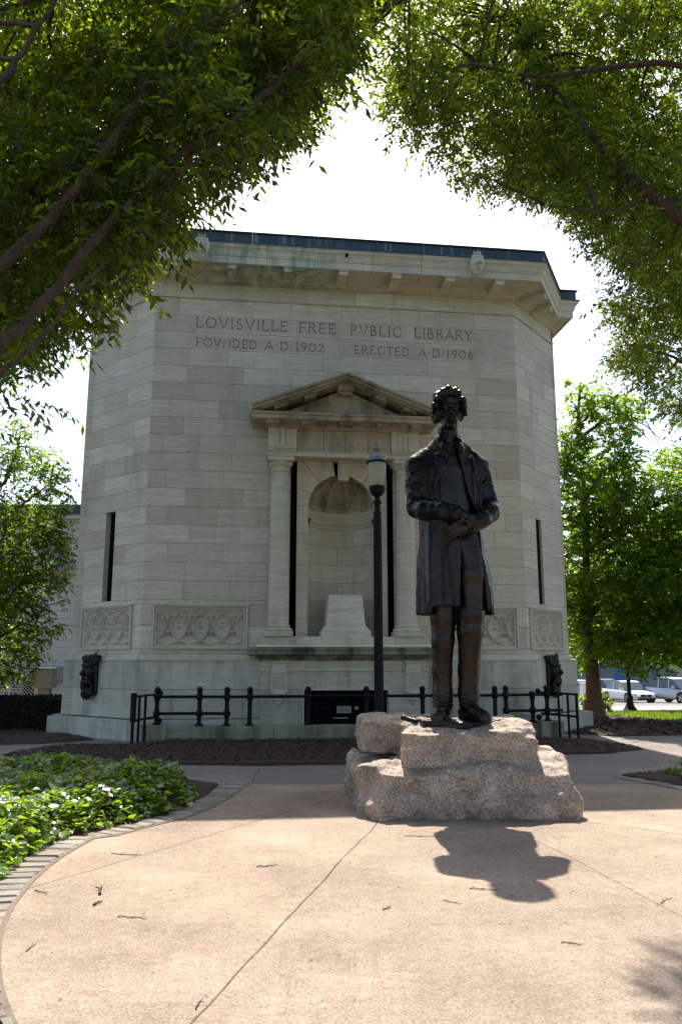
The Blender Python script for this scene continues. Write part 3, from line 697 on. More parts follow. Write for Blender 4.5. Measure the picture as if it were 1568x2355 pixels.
# engraved inscription ----------------------------------------------------------
def arcp(cx, cz, rx, rz, a0, a1, n=12): return [(cx+rx*math.cos(R(a)), cz+rz*math.sin(R(a))) for a in np.linspace(a0, a1, n)]
sf = .07
GL = {  # stroke skeletons in a box 1 high: (advance width, strokes)
 'L': (.62, [[(.08,0),(.08,1)], [(.0,1),(.2,1)], [(0,.02),(.55,.02),(.58,.16)]]),
 'O': (.98, ['O']), '0': (.72, ['0']), 'V': (.84, [[(.04,1),(.42,0),(.80,1)], [(-.02,1),(.14,1)], [(.70,1),(.86,1)]]),
 'I': (.26, [[(.13,0),(.13,1)], [(.03,1),(.23,1)], [(.03,.01),(.23,.01)]]),
 'S': (.62, [arcp(.31,.74,.23,.24,35,270,10)+arcp(.31,.26,.25,.25,90,-150,10)[1:]]),
 'E': (.62, [[(.08,0),(.08,1)], [(0,1),(.54,.99),(.56,.88)], [(.08,.52),(.44,.52)], [(0,.01),(.56,.01),(.59,.14)]]),
 'F': (.58, [[(.08,0),(.08,1)], [(0,1),(.54,.99),(.56,.88)], [(.08,.52),(.42,.52)], [(0,.01),(.17,.01)]]),
 'R': (.72, [[(.08,0),(.08,1)], [(0,1),(.3,1)]+arcp(.32,.76,.22,.24,90,-90,8)+[(.08,.52)], [(.32,.5),(.68,.0),(.76,.0)], [(0,.01),(.17,.01)]]),
 'P': (.64, [[(.08,0),(.08,1)], [(0,1),(.3,1)]+arcp(.32,.75,.23,.25,90,-90,8)+[(.08,.5)], [(0,.01),(.17,.01)]]),
 'B': (.66, [[(.08,0),(.08,1)], [(0,1),(.3,1)]+arcp(.3,.77,.2,.23,90,-90,8)+[(.08,.54)], [(.3,.53)]+arcp(.32,.27,.25,.26,90,-90,8)+[(0,.01)]]),
 'A': (.84, [[(.04,0),(.42,1),(.80,0)], [(.17,.36),(.67,.36)], [(-.04,.01),(.12,.01)], [(.72,.01),(.88,.01)]]),
 'C': (.86, [arcp(.48,.5,.42,.49,42,318,18)]),
 'Y': (.76, [[(.04,1),(.38,.5),(.38,0)], [(.38,.5),(.72,1)], [(-.02,1),(.12,1)], [(.64,1),(.78,1)], [(.3,.01),(.46,.01)]]),
 'N': (.86, [[(.08,0),(.08,1),(.76,0),(.76,1)], [(0,.01),(.16,.01)], [(.68,1),(.84,1)]]),
 'D': (.84, [[(.08,0),(.08,1)], [(0,1),(.3,1)]+arcp(.32,.5,.42,.49,90,-90,14)+[(0,.01)]]),
 'T': (.72, [[(.36,0),(.36,1)], [(.02,.88),(.04,.99),(.68,.99),(.70,.88)], [(.28,.01),(.44,.01)]]),
 '1': (.30, [[(.15,0),(.15,1)], [(.05,1),(.15,1)], [(.06,.01),(.24,.01)]]),
 '9': (.62, ['9', arcp(.30,.72,.26,.27,0,-20,3)+[(.42,.25),(.2,.0)]]),
 '6': (.62, ['6', arcp(.32,.28,.26,.27,180,160,3)+[(.2,.75),(.42,1.)]]),
 '2': (.62, [arcp(.3,.74,.24,.25,160,-30,10)+[(.04,.02),(.58,.02),(.60,.12)]]), '.': (.3, ['.']), ' ': (.5, [])}
def ribbon(bb, pts, th, u0, z0, h, wx, closed=False, depth=.03):
    """stroke as a closed channel-shaped solid, from 30 mm inside the stone to just outside its face"""
    P_ = [Vector((u0+x*h*wx, z0+z*h)) for x, z in pts]; n = len(P_); V = []
    for i, p in enumerate(P_):
        a = P_[i-1] if (i or closed) else None; c = P_[(i+1) % n] if (i < n-1 or closed) else None
        d1 = (p-a).normalized() if a is not None else None; d2 = (c-p).normalized() if c is not None else None
        d1 = d1 or d2; d2 = d2 or d1
        n1, n2 = Vector((-d1.y, d1.x)), Vector((-d2.y, d2.x)); m = n1+n2; m = m/max(.5, m.dot(n1)); 
        for y in (-.006, depth):
            for sg_ in (-1, 1): q = p+m*th/2*sg_; V.append((q.x, y+random.uniform(0, .0004), q.y))
    Fc = []
    for i in range(n if closed else n-1):
        j = (i+1) % n; a, b = 4*i, 4*j
        Fc += [(a, b, b+1, a+1), (a+2, a+3, b+3, b+2), (a, a+2, b+2, b), (a+1, b+1, b+3, a+3)]
    if not closed: Fc += [(0, 1, 3, 2), (4*n-4, 4*n-2, 4*n-1, 4*n-3)]
    bb.add(V, Fc)
def word(bb, txt, ua, ub, z0, h, th):
    gap = .22; adv = [GL[c][0] for c in txt]; tot = sum(adv)+gap*(len(txt)-1); k = (ub-ua)/(tot*h); u_ = ua
    for c in txt:
        wd, strokes = GL[c]
        for s_ in strokes:
            if s_ == 'O': ribbon(bb, arcp(.49,.5,.44,.49,0,345,24), th, u_, z0, h, k, True)
            elif s_ == '0': ribbon(bb, arcp(.36,.5,.31,.49,0,340,20), th, u_, z0, h, k, True)
            elif s_ == '9': ribbon(bb, arcp(.30,.72,.26,.27,0,340,16), th, u_, z0, h, k, True)
            elif s_ == '6': ribbon(bb, arcp(.32,.28,.26,.27,0,340,16), th, u_, z0, h, k, True)
            elif s_ == '.': ribbon(bb, [(.12, .44), (.12, .58)], th*1.3, u_, z0, h, k)
            else: ribbon(bb, s_, th, u_, z0, h, k)
        u_ += (wd+gap)*h*k
cut = B()
for txt, a, b in (('LOVISVILLE', -3.30, -1.26), ('FREE', -.99, -.15), ('PVBLIC', .19, 1.38), ('LIBRARY', 1.69, 3.06)): word(cut, txt, a, b, 8.925, .235, .021)
for txt, a, b in (('FOVNDED', -3.29, -1.94), ('A.D.1902', -1.76, -.42), ('ERECTED', .28, 1.56), ('A.D.1906', 1.77, 3.07)): word(cut, txt, a, b, 8.47, .195, .018)
cutter = cut.build('inscription_cutter', M_groove, lib, local=True)
try:
    for o, a, b, z0, z1 in front_blocks:
        if b < -3.4 or a > 3.2 or z1 < 8.4: continue
        o.data.materials.append(M_groove)
        md = o.modifiers.new('engrave', 'BOOLEAN'); md.object = cutter; md.operation = 'DIFFERENCE'; md.solver = 'EXACT'; md.use_self = True
        try: md.material_mode = 'TRANSFER'
        except Exception: pass
    dg = bpy.context.evaluated_depsgraph_get()
    for o, a, b, z0, z1 in front_blocks:
        if not o.modifiers: continue
        nm = bpy.data.meshes.new_from_object(o.evaluated_get(dg), preserve_all_data_layers=True, depsgraph=dg)
        o.modifiers.clear()
        if len(nm.polygons) >= 6: o.data = nm
except Exception as ex: print('ENGRAVE', ex)
bpy.data.objects.remove(cutter)
# carved panels as relief surfaces ---------------------------------------------
def relief(seg, s0, s1, z0, z1, nper):
    L = s1-s0; H_ = z1-z0; fr = sbox(seg, s0, s1, -.02, .05, z1-.05, z1); sbox(seg, s0, s1, -.02, .05, z0, z0+.04, fr)
    sbox(seg, s0, s0+.045, -.02, .05, z0+.04, z1-.05, fr); sbox(seg, s1-.045, s1, -.02, .05, z0+.04, z1-.05, fr)
    sbox(seg, s0-.01, s1+.01, -.02, .07, z1-.018, z1+.008, fr)
    pn = fr.build('carved_panel', M_carve, lib, local=True, tone=.55)
    inn = .09; a0, a1 = s0+.045, s1-.045; b0, b1 = z0+.04, z1-.05; nx = int((a1-a0)/.0085); nz = int((b1-b0)/.0085)
    X, Z = np.meshgrid(np.linspace(0, a1-a0, nx), np.linspace(0, b1-b0, nz), indexing='ij'); W_, Hh = a1-a0, b1-b0
    hgt = np.zeros_like(X)
    def up(d, wd, amp, pw=2): # ridge: d = distance to centreline
        nonlocal hgt; hgt = np.maximum(hgt, amp*np.clip(1-(np.abs(d)/wd)**pw, 0, 1))
    mx = inn*.55; ix, iz = X-mx, Z-mx; iw, ih = W_-2*mx, Hh-2*mx
    inb = (ix > 0) & (ix < iw) & (iz > 0) & (iz < ih); per = iw/nper; cz = ih/2
    for k in range(-1, nper+1):
        c = per*(k+1); # ribbons: tall ellipses, overlapping
        rx, rz = per*.86, ih*.47
        e = np.sqrt(((ix-c+per*.5)/rx)**2+((iz-cz)/rz)**2); gr = (e-1)*np.minimum(rx, rz)*.95
        up(gr, .020, .045, 4); hgt = np.where(np.abs(gr) < .006, hgt-.01, hgt)
    for k in range(nper):
        c = per*(k+.5); dx = ix-c; dz = iz-cz
        for sg_ in (-1, 1):
            up(np.hypot(dx-sg_*.055, dz+.0)-.032, .014, .036); up(np.hypot(dx-sg_*.055, dz), .014, .03)
            up(np.hypot(dx-sg_*per*.5, dz-.10)-.02, .012, .03); up(np.hypot((dx-sg_*per*.5), (dz+.01)*1.3)-.03, .014, .034)
        up(dx/(.35+1.2*np.clip(dz, 0, .3)), .035, np.where((dz > .02) & (dz < ih*.36), .042, 0), 2)
        for a in (-.9, -.45, 0, .45, .9):
            vx, vz = math.sin(a), math.cos(a); t = np.clip(dx*vx+(dz-ih*.24)*vz, 0, .085); up(np.hypot(dx-t*vx, dz-ih*.24-t*vz), .014, .04)
            t = np.clip(dx*vx-(dz+.06)*vz, 0, .12); up(np.hypot(dx-t*vx, dz+.06+t*vz), .015, .038)
        up(np.hypot(dx*.35, dz+.075), .014, .04)
    for k in range(nper+1):
        c = per*k
        for zz in (ih*.035, ih*.965): up(np.hypot(ix-c, iz-zz), .026, .035, 3)
        for a in (-.6, 0, .6):
            vx, vz = math.sin(a), math.cos(a)
            t = np.clip((ix-c)*vx+(iz-ih*.06)*vz, 0, .10); up(np.hypot(ix-c-t*vx, iz-ih*.06-t*vz), .013, .032)
            t = np.clip((ix-c)*vx-(iz-ih*.94)*vz, 0, .10); up(np.hypot(ix-c-t*vx, iz-ih*.94+t*vz), .013, .032)
    hgt = np.where(inb, hgt, 0)
    frm = np.minimum(np.minimum(X, W_-X), np.minimum(Z, Hh-Z)); step = np.clip((mx-frm)/.006, 0, 1)*.03
    slope = np.clip((mx*.45-frm)/.02, 0, 1)*-.012
    v = -.062+np.maximum(hgt*1.75, np.where(step > 0, .055+step*.5, 0))+slope+.002*fbm(X*40, Z*40, X*0+s0*9, 2)
    a, d, m, _ = SEG[seg]; px = a.x+d.x*(a0+X)+m.x*v; py = a.y+d.y*(a0+X)+m.y*v
    V = np.stack([px, -py, b0+Z], 2).reshape(-1, 3); i, j = np.meshgrid(np.arange(nx-1), np.arange(nz-1), indexing='ij'); q = (i*nz+j).ravel()
    mesh('carved_relief', V, np.stack([q, q+nz, q+nz+1, q+1], 1), M_carve, pn, True, .55, local=True)
relief(3, FU-3.985, FU-2.005, 1.80, 2.725, 4); relief(3, FU+1.985, FU+3.895, 1.80, 2.725, 4)
relief(2, .075, 1.865, 1.80, 2.725, 4); relief(4, .125, 1.915, 1.80, 2.725, 4)
# bronze grotesque masks on the cut corners (built at the origin, looking to -y)
def mask_sdf():
    s_ = SDF((-.3, -.36, -.52), (.3, .1, .52), .012)
    s_.box((0, 0, 0), (.15, .05, .40), .05, .03).box((0, -.02, .38), (.20, .07, .06), .03, .03)
    s_.ell((0, -.08, .10), (.13, .13, .19), .03).cap((0, -.17, .18), (0, -.25, .06), .025, .045, .02).ell((0, -.14, -.12), (.10, .10, .12), .03)
    for x in (-1, 1):
        s_.ell((x*.06, -.21, .14), (.03, .03, .022), .01, cut=True).ell((x*.058, -.18, .14), (.022, .02, .018), .005)
        s_.cap((x*.02, -.2, .20), (x*.11, -.16, .23), .03, .02, .015).ell((x*.08, -.17, .04), (.045, .05, .05), .02).cap((x*.01, -.2, -.01), (x*.12, -.14, -.05), .025, .014, .012)
    s_.ell((0, -.22, -.06), (.04, .05, .025), .01, cut=True)
    rr = random.Random(3)
    for k in range(54):
        x = rr.uniform(-.13, .13); z = rr.uniform(-.42, -.10); y = -.14+.10*abs(z+.1)
        s_.cap((x, y, z), (x*.8+rr.uniform(-.05, .05), y+.02, z-.09), .03, .012, .008)
    for k in range(34):
        x = rr.uniform(-.18, .18); z = rr.uniform(.24, .44); s_.cap((x, -.08, z), (x*1.2+rr.uniform(-.05, .05), -.05, z+rr.uniform(-.07, .07)), .034, .014, .008)
    return s_.nets()
MV, MF = mask_sdf()
for sg, s_ in ((2, .78), (4, .80)):
    a, d, m, L = SEG[sg]; p = a+d*s_+m*.16
    # mask axis -y -> outward normal; x -> -d ... local frame (u,-v)
    ex = Vector((d.x, -d.y)); ey = Vector((-m.x, m.y))
    MX = MV[:, 0]*1.3
    V = np.stack([p.x+MX*ex.x+MV[:, 1]*ey.x, -p.y+MX*ex.y+MV[:, 1]*ey.y, 1.24+MV[:, 2]*1.0], 1)
    mesh('bronze_mask', V, MF, M_bronze2, lib, True, local=True)

# --- aedicule: podium, ledge, columns, niche, entablature, pediment -------------
def lb(x0, x1, v0, v1, z0, z1, b=None): return (b or B()).box(x0, x1, -v1, -v0, z0, z1)
# podium, built of courses with a window opening
OP = (-.83, .93, .20, .96)
for z0, z1, cu in ((-.05, .20, [-1.72, -.9, .1, 1.0, 1.77]), (.20, .56, [-1.72, -.87]), (.56, .98, [-1.72, -.87]), (.20, .56, [.97, 1.77]), (.56, .98, [.97, 1.77]), (.98, 1.34, [-1.72, -.6, .7, 1.77])):
    for a, b in zip(cu[:-1], cu[1:]): lb(a+G, b-G, -.08, .30, z0+G, z1-G).build('stone_block', M_base, lib, tone=random.random(), local=True)
lb(-1.70, 1.75, -.1, .285, 0, .19).build('podium_core', M_mortar, lib, local=True)
c_ = lb(-1.70, -.9, -.1, .285, .19, 1.55); lb(1.0, 1.75, -.1, .285, .19, 1.55, c_); lb(-.9, 1.0, -.1, .285, 1.0, 1.55, c_); c_.build('podium_core', M_mortar, lib, local=True)
fr = lb(-.87, -.83, .05, .315, .20, .975); lb(.93, .97, .05, .315, .20, .975, fr); lb(-.87, .97, .05, .318, .96, 1.0, fr)
fr = fr.build('basement_window', M_trim, lib, local=True, tone=.5)
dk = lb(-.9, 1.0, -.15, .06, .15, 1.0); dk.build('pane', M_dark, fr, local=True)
bars = B()
for k in range(9): lb(-.75+k*.2, -.735+k*.2, .08, .10, .2, .96, bars)
lb(-.83, .93, .08, .10, .57, .59, bars); bars.build('grille', M_iron, fr, local=True)
M_sign = simple('faded_notice', (.30, .31, .31), .6, 0, .4, 30); M_ink = simple('notice_ink', (.06, .06, .06), .6, bm=0)
sg_ = lb(-.13, .17, .11, .125, .49, .63).build('notice', M_sign, fr, local=True)
ink = B()
for r_ in range(3):
    x = -.10
    while x < .13:
        wd = random.uniform(.02, .05); lb(x, x+wd, .125, .1265, .515+.035*r_, .53+.035*r_, ink); x += wd+.012
ink.build('notice_print', M_ink, sg_, local=True)
lb(.24, .32, .11, .125, .56, .62).build('notice', M_sign, fr, local=True); lb(-.2, .1, .11, .12, .38, .40).build('latch', M_sign, fr, local=True)
# moulding on podium, ledge
def stripx(prof, xs_, name, mat, tone=None, gap=.003):
    for a, b in zip(xs_[:-1], xs_[1:]):
        n = len(prof); V = [(a+gap, -v, z) for v, z in prof]+[(b-gap, -v, z) for v, z in prof]
        mesh(name, V, [(i, (i+1) % n, (i+1) % n+n, i+n) for i in range(n)]+[tuple(range(n))[::-1], tuple(range(n, 2*n))], mat, lib, False, random.random() if tone is None else tone, local=True, fix=True)
def wrapx(prof, x0, x1, name, mat, tone=.5, v_in=0, parent=None):
    """moulding that returns to the wall at both ends (mitred): profile offset v grows outwards and sideways"""
    n = len(prof); V = []
    for (xx, sgn, vv) in ((x0, -1, 0), (x0, -1, 1), (x1, 1, 1), (x1, 1, 0)):
        for v, z in prof: V.append((xx+sgn*(v-prof[0][0])*1.0, -(v if vv else v_in), z))
    Fc = []
    for k in range(3):
        for i in range(n): Fc.append((k*n+i, k*n+(i+1) % n, (k+1)*n+(i+1) % n, (k+1)*n+i))
    Fc += [tuple(range(n))[::-1], tuple(range(3*n, 4*n))]
    return mesh(name, V, Fc, mat, parent or lib, False, tone, local=True, fix=True)
stripx([(0, 1.34), (.30, 1.34), (.335, 1.345), (.335, 1.37), (.315, 1.385), (.315, 1.405), (0, 1.405)], [-1.75, -.4, .8, 1.80], 'podium_moulding', M_trim)
stripx([(0, 1.405), (.30, 1.405), (.30, 1.56), (0, 1.56)], [-1.72, -.75, .55, 1.77], 'podium_frieze', M_trim)
wrapx([(.30, 1.56), (.33, 1.565), (.35, 1.60), (.40, 1.625), (.42, 1.66), (.56, 1.675), (.575, 1.70), (.575, 1.765), (.60, 1.78), (.60, 1.80), (.55, 1.835), (.30, 1.86)], -1.72, 1.77, 'ledge', M_ledge, .5)
wrapx([(.0, 1.86), (.60, 1.835), (.52, 1.885), (.50, 1.90), (.0, 1.90)], -1.28, 1.33, 'ledge_top', M_trim, .9)
for cu in ([-1.76, -1.02, -.5, .62, 1.05, 1.79],):
    for a, b in zip(cu[:-1], cu[1:]): lb(a+.003, b-.003, -.1, .46, 1.885, 2.055).build('stone_block', M_trim, lib, tone=random.random(), local=True)
# consoles
for cx_ in (-1.35, 1.45):
    b = lb(cx_-.165, cx_+.165, .2, .40, .93, 1.40); lb(cx_-.15, cx_+.15, .2, .385, 1.40, 1.56, b); lb(cx_-.19, cx_+.19, .2, .43, 1.525, 1.56, b)
    lb(cx_-.175, cx_+.175, .2, .41, .93, .95, b); con = b.build('console', M_carve, lib, tone=.6, local=True)
    fl = B()
    for k in (-1, 0, 1):
        x = cx_+k*.095
        lb(x-.033, x-.026, .39, .412, .99, 1.34, fl); lb(x+.026, x+.033, .39, .412, .99, 1.34, fl)
        for j in range(5): fl.ball((x, -.402, 1.03+j*.068), .021, 7)
    fl.build('console_carving', M_carve, con, tone=.4, local=True)
    B().lathe([(.04, -.05), (.06, -.04), (.13, .02), (.17, .07), (.16, .10), (.10, .1)], (cx_, -.30, .83), 14).build('console_drop', M_carve, con, True, .5, True)
    B().lathe([(.015, -.14), (.03, -.13), (.055, -.08), (.06, -.04), (.09, -.02), (.075, .0), (.04, .02)], (cx_, -.31, .79), 12).build('console_pendant', M_carve, con, True, .5, True)
# columns
for cx_ in (-1.385, 1.36):
    vc = .22
    sh = B().lathe([(.222-.035*(t**1.6), 2.30+3.26*t) for t in np.linspace(0, 1, 12)], (cx_, -vc, 0), 28).build('column', M_trim, lib, True, .75, True)
    b = B(); lb(cx_-.30, cx_+.30, vc-.30, vc+.30, 2.06, 2.165, b); b.build('column_plinth', M_trim, sh, tone=.6, local=True)
    B().lathe([(.29, 2.166), (.305, 2.185), (.305, 2.205), (.285, 2.225), (.25, 2.232), (.245, 2.25), (.262, 2.262), (.262, 2.278), (.235, 2.292), (.225, 2.302)], (cx_, -vc, 0), 28).build('column_base', M_trim, sh, True, .8, True)
    B().lathe([(.188, 5.56), (.215, 5.565), (.215, 5.585), (.19, 5.592), (.19, 5.665), (.205, 5.672), (.235, 5.70), (.262, 5.755), (.27, 5.785), (.1, 5.79)], (cx_, -vc, 0), 28).build('capital', M_trim, sh, True, .6, True)
    b = lb(cx_-.285, cx_+.285, vc-.28, vc+.285, 5.787, 5.865); lb(cx_-.30, cx_+.30, vc-.28, vc+.30, 5.865, 5.895, b); b.build('abacus', M_trim, sh, tone=.7, local=True)
    jn = B()
    for z in (2.62, 3.05, 3.6, 4.15, 4.75, 5.2): jn.lathe([(.15, z-.003), (.2225-.035*((z-2.3)/3.26)**1.6, z-.003), (.2225-.035*((z-2.3)/3.26)**1.6, z+.003), (.15, z+.003)], (cx_, -vc, 0), 28)
    jn.build('drum_joint', M_mortar, sh, False, None, True)
# bay wall: piers, voussoirs, slots
NC, NR, SP = -.028, .725, 4.87
for x0, x1 in ((-1.0, NC-NR-.0), (NC+NR, .985)):
    zz = [2.055, 2.45, 3.02, 3.60, 4.18, SP]
    for a, b in zip(zz[:-1], zz[1:]): lb(x0, x1, -.12, .012, a+.003, b-.003).build('stone_block', M_trim, lib, tone=random.random(), local=True)
    lb(min(x0, x1)-.0, max(x0, x1), -.3, .0, 2.05, 5.93).build('pier_core', M_mortar, lib, local=True) if False else None
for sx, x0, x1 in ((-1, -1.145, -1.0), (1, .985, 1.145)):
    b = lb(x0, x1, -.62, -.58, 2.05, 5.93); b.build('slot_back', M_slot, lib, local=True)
    xo = x0 if sx < 0 else x1; lb(min(xo, xo-sx*.012), max(xo, xo-sx*.012), -.6, -.09, 2.05, 5.93).build('slot_shade_side', M_slot, lib, local=True)  # dark side sheets, added to paint the gap's shade
    xi = x1 if sx < 0 else x0; lb(min(xi, xi+sx*.008), max(xi, xi+sx*.008), -.6, -.03, 2.05, 5.93).build('slot_shade_side', M_slot, lib, local=True)
angs = [0, 24, 50, 80, 100, 130, 156, 180]
def outp(a):
    c, s_ = math.cos(R(a)), math.sin(R(a)); t = 1e9
    if c > 1e-6: t = min(t, (.985-NC)/c)
    if c < -1e-6: t = min(t, (-1.0-NC)/c)
    if s_ > 1e-6: t = min(t, (5.925-SP)/s_)
    return (NC+c*t, SP+s_*t)
for a, b in zip(angs[:-1], angs[1:]):
    if a == 80: continue
    g_ = .35; inn_ = [(NC+NR*math.cos(R(t)), SP+NR*math.sin(R(t))) for t in np.linspace(a+g_, b-g_, 7)]
    o_ = [outp(b-g_*.6), outp(a+g_*.6)]
    for cx_, cz_ in ((.985, 5.925), (-1.0, 5.925)):
        t = math.degrees(math.atan2(cz_-SP, cx_-NC))
        if a < t < b: o_.insert(1, (cx_, cz_))
    B().prism(inn_+o_, -.012, .12).build('voussoir', M_trim, lib, tone=random.random(), local=True)
# niche: curved blocks, impost ring, coffered half dome
def cyl_block(a0, a1, z0, z1, r, t=.06):
    n = 8; V = []
    for rr_ in (r, r+t):
        for z in (z0, z1):
            for a in np.linspace(a0, a1, n): V.append((NC+rr_*math.cos(a), .0+rr_*math.sin(a), z))
    Fc = []
    for i in range(n-1): Fc += [(i, i+1, n+i+1, n+i), (2*n+i, 3*n+i, 3*n+i+1, 2*n+i+1), (n+i, n+i+1, 3*n+i+1, 3*n+i), (i, 2*n+i, 2*n+i+1, i+1)]
    Fc += [(0, n, 3*n, 2*n), (n-1, 3*n-1, 4*n-1, 2*n-1)]
    return V, Fc
zz = [2.055, 2.46, 2.86, 3.27, 3.68, 4.09, 4.48]
niche_b = B().lathe([(NR+.05, 2.0), (NR+.05, 4.9)], (NC, 0, 0), 28, 0, math.pi)
niche_core = niche_b.build('niche_shell', M_mortar, lib, local=True, smooth=True)
for i, (a, b) in enumerate(zip(zz[:-1], zz[1:])):
    cuts = [.02, 1.05, 2.09, 3.12] if i % 2 else [.02, .55, 1.57, 2.6, 3.12]
    for p, q in zip(cuts[:-1], cuts[1:]):
        V, Fc = cyl_block(p+.005, q-.005, a+.004, b-.004, NR); mesh('stone_block', V, Fc, M_trim, niche_core, True, random.random(), local=True, fix=True).data.set_sharp_from_angle(angle=R(35))
B().lathe([(NR+.05, 4.48), (NR-.005, 4.48), (NR-.03, 4.50), (NR-.03, 4.53), (NR-.015, 4.545), (NR-.06, 4.58), (NR-.065, 4.61), (NR-.04, 4.625), (NR, 4.63), (NR+.05, 4.63)], (NC, 0, 0), 30, 0.01, math.pi-.01).build('impost_ring', M_trim, niche_core, True, .5, True)
B().lathe([(NR, 4.63), (NR, 4.87), (NR+.05, 4.87)], (NC, 0, 0), 30, .01, math.pi-.01).build('dome_drum', M_trim, niche_core, True, .5, True)
na, nb = 90, 46
A_, P_ = np.meshgrid(np.linspace(0.004, math.pi-.004, na), np.linspace(0, math.pi/2, nb), indexing='ij')
rib = np.abs(((A_/math.pi*5) % 1)-.5)                       # .5 at rib centre
depth = np.zeros_like(A_); band = (P_ > .12) & (P_ < 1.12)
depth += np.where((rib < .38) & band, .045, 0); depth += np.where((rib < .26) & (P_ > .22) & (P_ < .98), .035, 0)
rr = NR+depth
V = np.stack([NC+rr*np.cos(P_)*np.cos(A_), rr*np.cos(P_)*np.sin(A_), SP+rr*np.sin(P_)], 2).reshape(-1, 3)
i, j = np.meshgrid(np.arange(na-1), np.arange(nb-1), indexing='ij'); q = (i*nb+j).ravel()
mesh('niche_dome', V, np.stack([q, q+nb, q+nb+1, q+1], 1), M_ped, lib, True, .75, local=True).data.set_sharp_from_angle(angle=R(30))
lb(-1.0, .985, -.80, -.62, 2.0, 5.93)
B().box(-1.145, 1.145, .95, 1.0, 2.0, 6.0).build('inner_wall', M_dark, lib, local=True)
lb(-1.145, 1.145, -.9, .0, 1.90, 2.052).build('niche_floor', M_trim, lib, tone=.5, local=True)
# keystone with a face
ks = SDF((-.22, -.36, -.34), (.22, .1, .34), .010)
ks.box((0, -.02, .24), (.165, .09, .05), .02, .01).box((0, -.0, .0), (.12, .08, .24), .02, .02).ell((0, -.07, .02), (.10, .11, .16), .02).cap((0, -.155, .07), (0, -.20, -.01), .018, .028, .015)
for x in (-1, 1): ks.ell((x*.042, -.185, .06), (.024, .022, .016), .008, cut=True).ell((x*.04, -.155, .058), (.016, .014, .012), .004).cap((x*.015, -.16, .095), (x*.075, -.135, .10), .014, .01, .01).ell((x*.055, -.13, -.0), (.03, .03, .03), .015).cap((x*.085, -.06, .15), (x*.115, -.05, -.08), .03, .02, .01)
ks.ell((0, -.15, -.055), (.038, .02, .013), .006).ell((0, -.125, -.11), (.032, .03, .03), .012).ell((0, -.18, -.068), (.03, .012, .005), .003, cut=True)
for k in range(9): ks.cap((-.09+.0225*k, -.10, .13), (-.10+.025*k, -.08, .2), .02, .016, .008)
for x in (-.06, 0, .06): ks.cap((x, -.08, -.13), (x*.8, -.05, -.24), .028, .014, .01)
ks.build('keystone', M_trim, lib, off=(NC+.045, -.03, 5.70), local=True, tone=.6)
# entablature
ent = lb(-1.66, 1.64, -.1, .42, 5.897, 6.0); ent = ent.build('architrave', M_trim, lib, tone=.5, local=True)
lb(-1.69, -1.04, -.1, .445, 5.90, 5.975).build('architrave_block', M_trim, ent, tone=.7, local=True); lb(1.03, 1.67, -.1, .445, 5.90, 5.975).build('architrave_block', M_trim, ent, tone=.7, local=True)
for x0, x1 in ((-1.66, -1.04), (-1.035, -.45), (-.445, .02), (.025, .52), (.525, 1.02), (1.025, 1.64)):
    out = .445 if x0 < -1.5 or x1 > 1.5 else .40
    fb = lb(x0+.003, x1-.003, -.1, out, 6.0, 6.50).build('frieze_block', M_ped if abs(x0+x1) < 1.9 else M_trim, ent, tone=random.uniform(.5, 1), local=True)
    if out > .42:
        t = B(); c = (x0+x1)/2
        for k in (-1, 0, 1): lb(c+k*.115-.04, c+k*.115+.04, out, out+.022, 6.11, 6.47, t)
        lb(x0+.02, x1-.02, out, out+.018, 6.06, 6.085, t); lb(c-.17, c+.17, out, out+.028, 6.088, 6.11, t)
        for k in range(7): t.ball((c-.15+.05*k, -out-.012, 6.045), .014, 6)
        t.build('triglyph', M_trim, fb, tone=.6, local=True)
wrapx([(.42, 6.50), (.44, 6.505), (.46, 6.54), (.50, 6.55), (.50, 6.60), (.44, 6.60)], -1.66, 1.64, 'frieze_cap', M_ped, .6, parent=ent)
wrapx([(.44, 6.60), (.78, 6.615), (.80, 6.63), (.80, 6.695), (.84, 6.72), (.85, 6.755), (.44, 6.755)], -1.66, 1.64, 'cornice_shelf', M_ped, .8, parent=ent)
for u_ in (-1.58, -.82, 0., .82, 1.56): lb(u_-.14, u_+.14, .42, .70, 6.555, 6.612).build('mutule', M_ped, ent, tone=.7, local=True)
# pediment
AP, LE, RE, ZE = 0.0, -2.02, 2.02, 6.757
def raking(side, v1, zoff, th, name, mat, tone):
    ez = ZE+zoff; az = 7.52+zoff; x_end = (LE if side < 0 else RE)
    poly = [(x_end, ez), (AP, az), (AP, az+th), (x_end, ez+th)]
    return B().prism(poly, -v1, .1).build(name, mat, ped, tone=tone, local=True)
ped = B().prism([(-1.62, 6.757), (1.60, 6.757), (0, 7.46)], -.36, .1).build('pediment', M_ped, lib, tone=.9, local=True)
for sd_ in (-1, 1):
    raking(sd_, .72, 0.0, .045, 'raking_bed', M_ped, .6); raking(sd_, .80, .046, .075, 'raking_corona', M_ped, .35); raking(sd_, .86, .122, .05, 'raking_cap', M_ped, .2)
    for t in (.30, .62):
        x = sd_*(2.02*(1-t)); z = ZE+(7.52-ZE)*t; b = B()
        b.prism([(x-.13, z-.075-sd_*0-.13*.378*(-sd_)), (x+.13, z-.075+.13*.378*(-sd_)), (x+.13, z+.0+.13*.378*(-sd_)), (x-.13, z-.0-.13*.378*(-sd_))], -.66, .0)
        b.build('raking_mutule', M_ped, ped, tone=.5, local=True)
B().prism([(-.17, 7.36), (.17, 7.36), (.17, 7.455), (0, 7.52), (-.17, 7.455)], -.66, 0).build('apex_block', M_ped, ped, tone=.8, local=True)
B().prism([(-.13, 7.29), (.13, 7.29), (.15, 7.36), (-.15, 7.36)], -.56, 0).build('apex_drop', M_ped, ped, tone=.7, local=True)
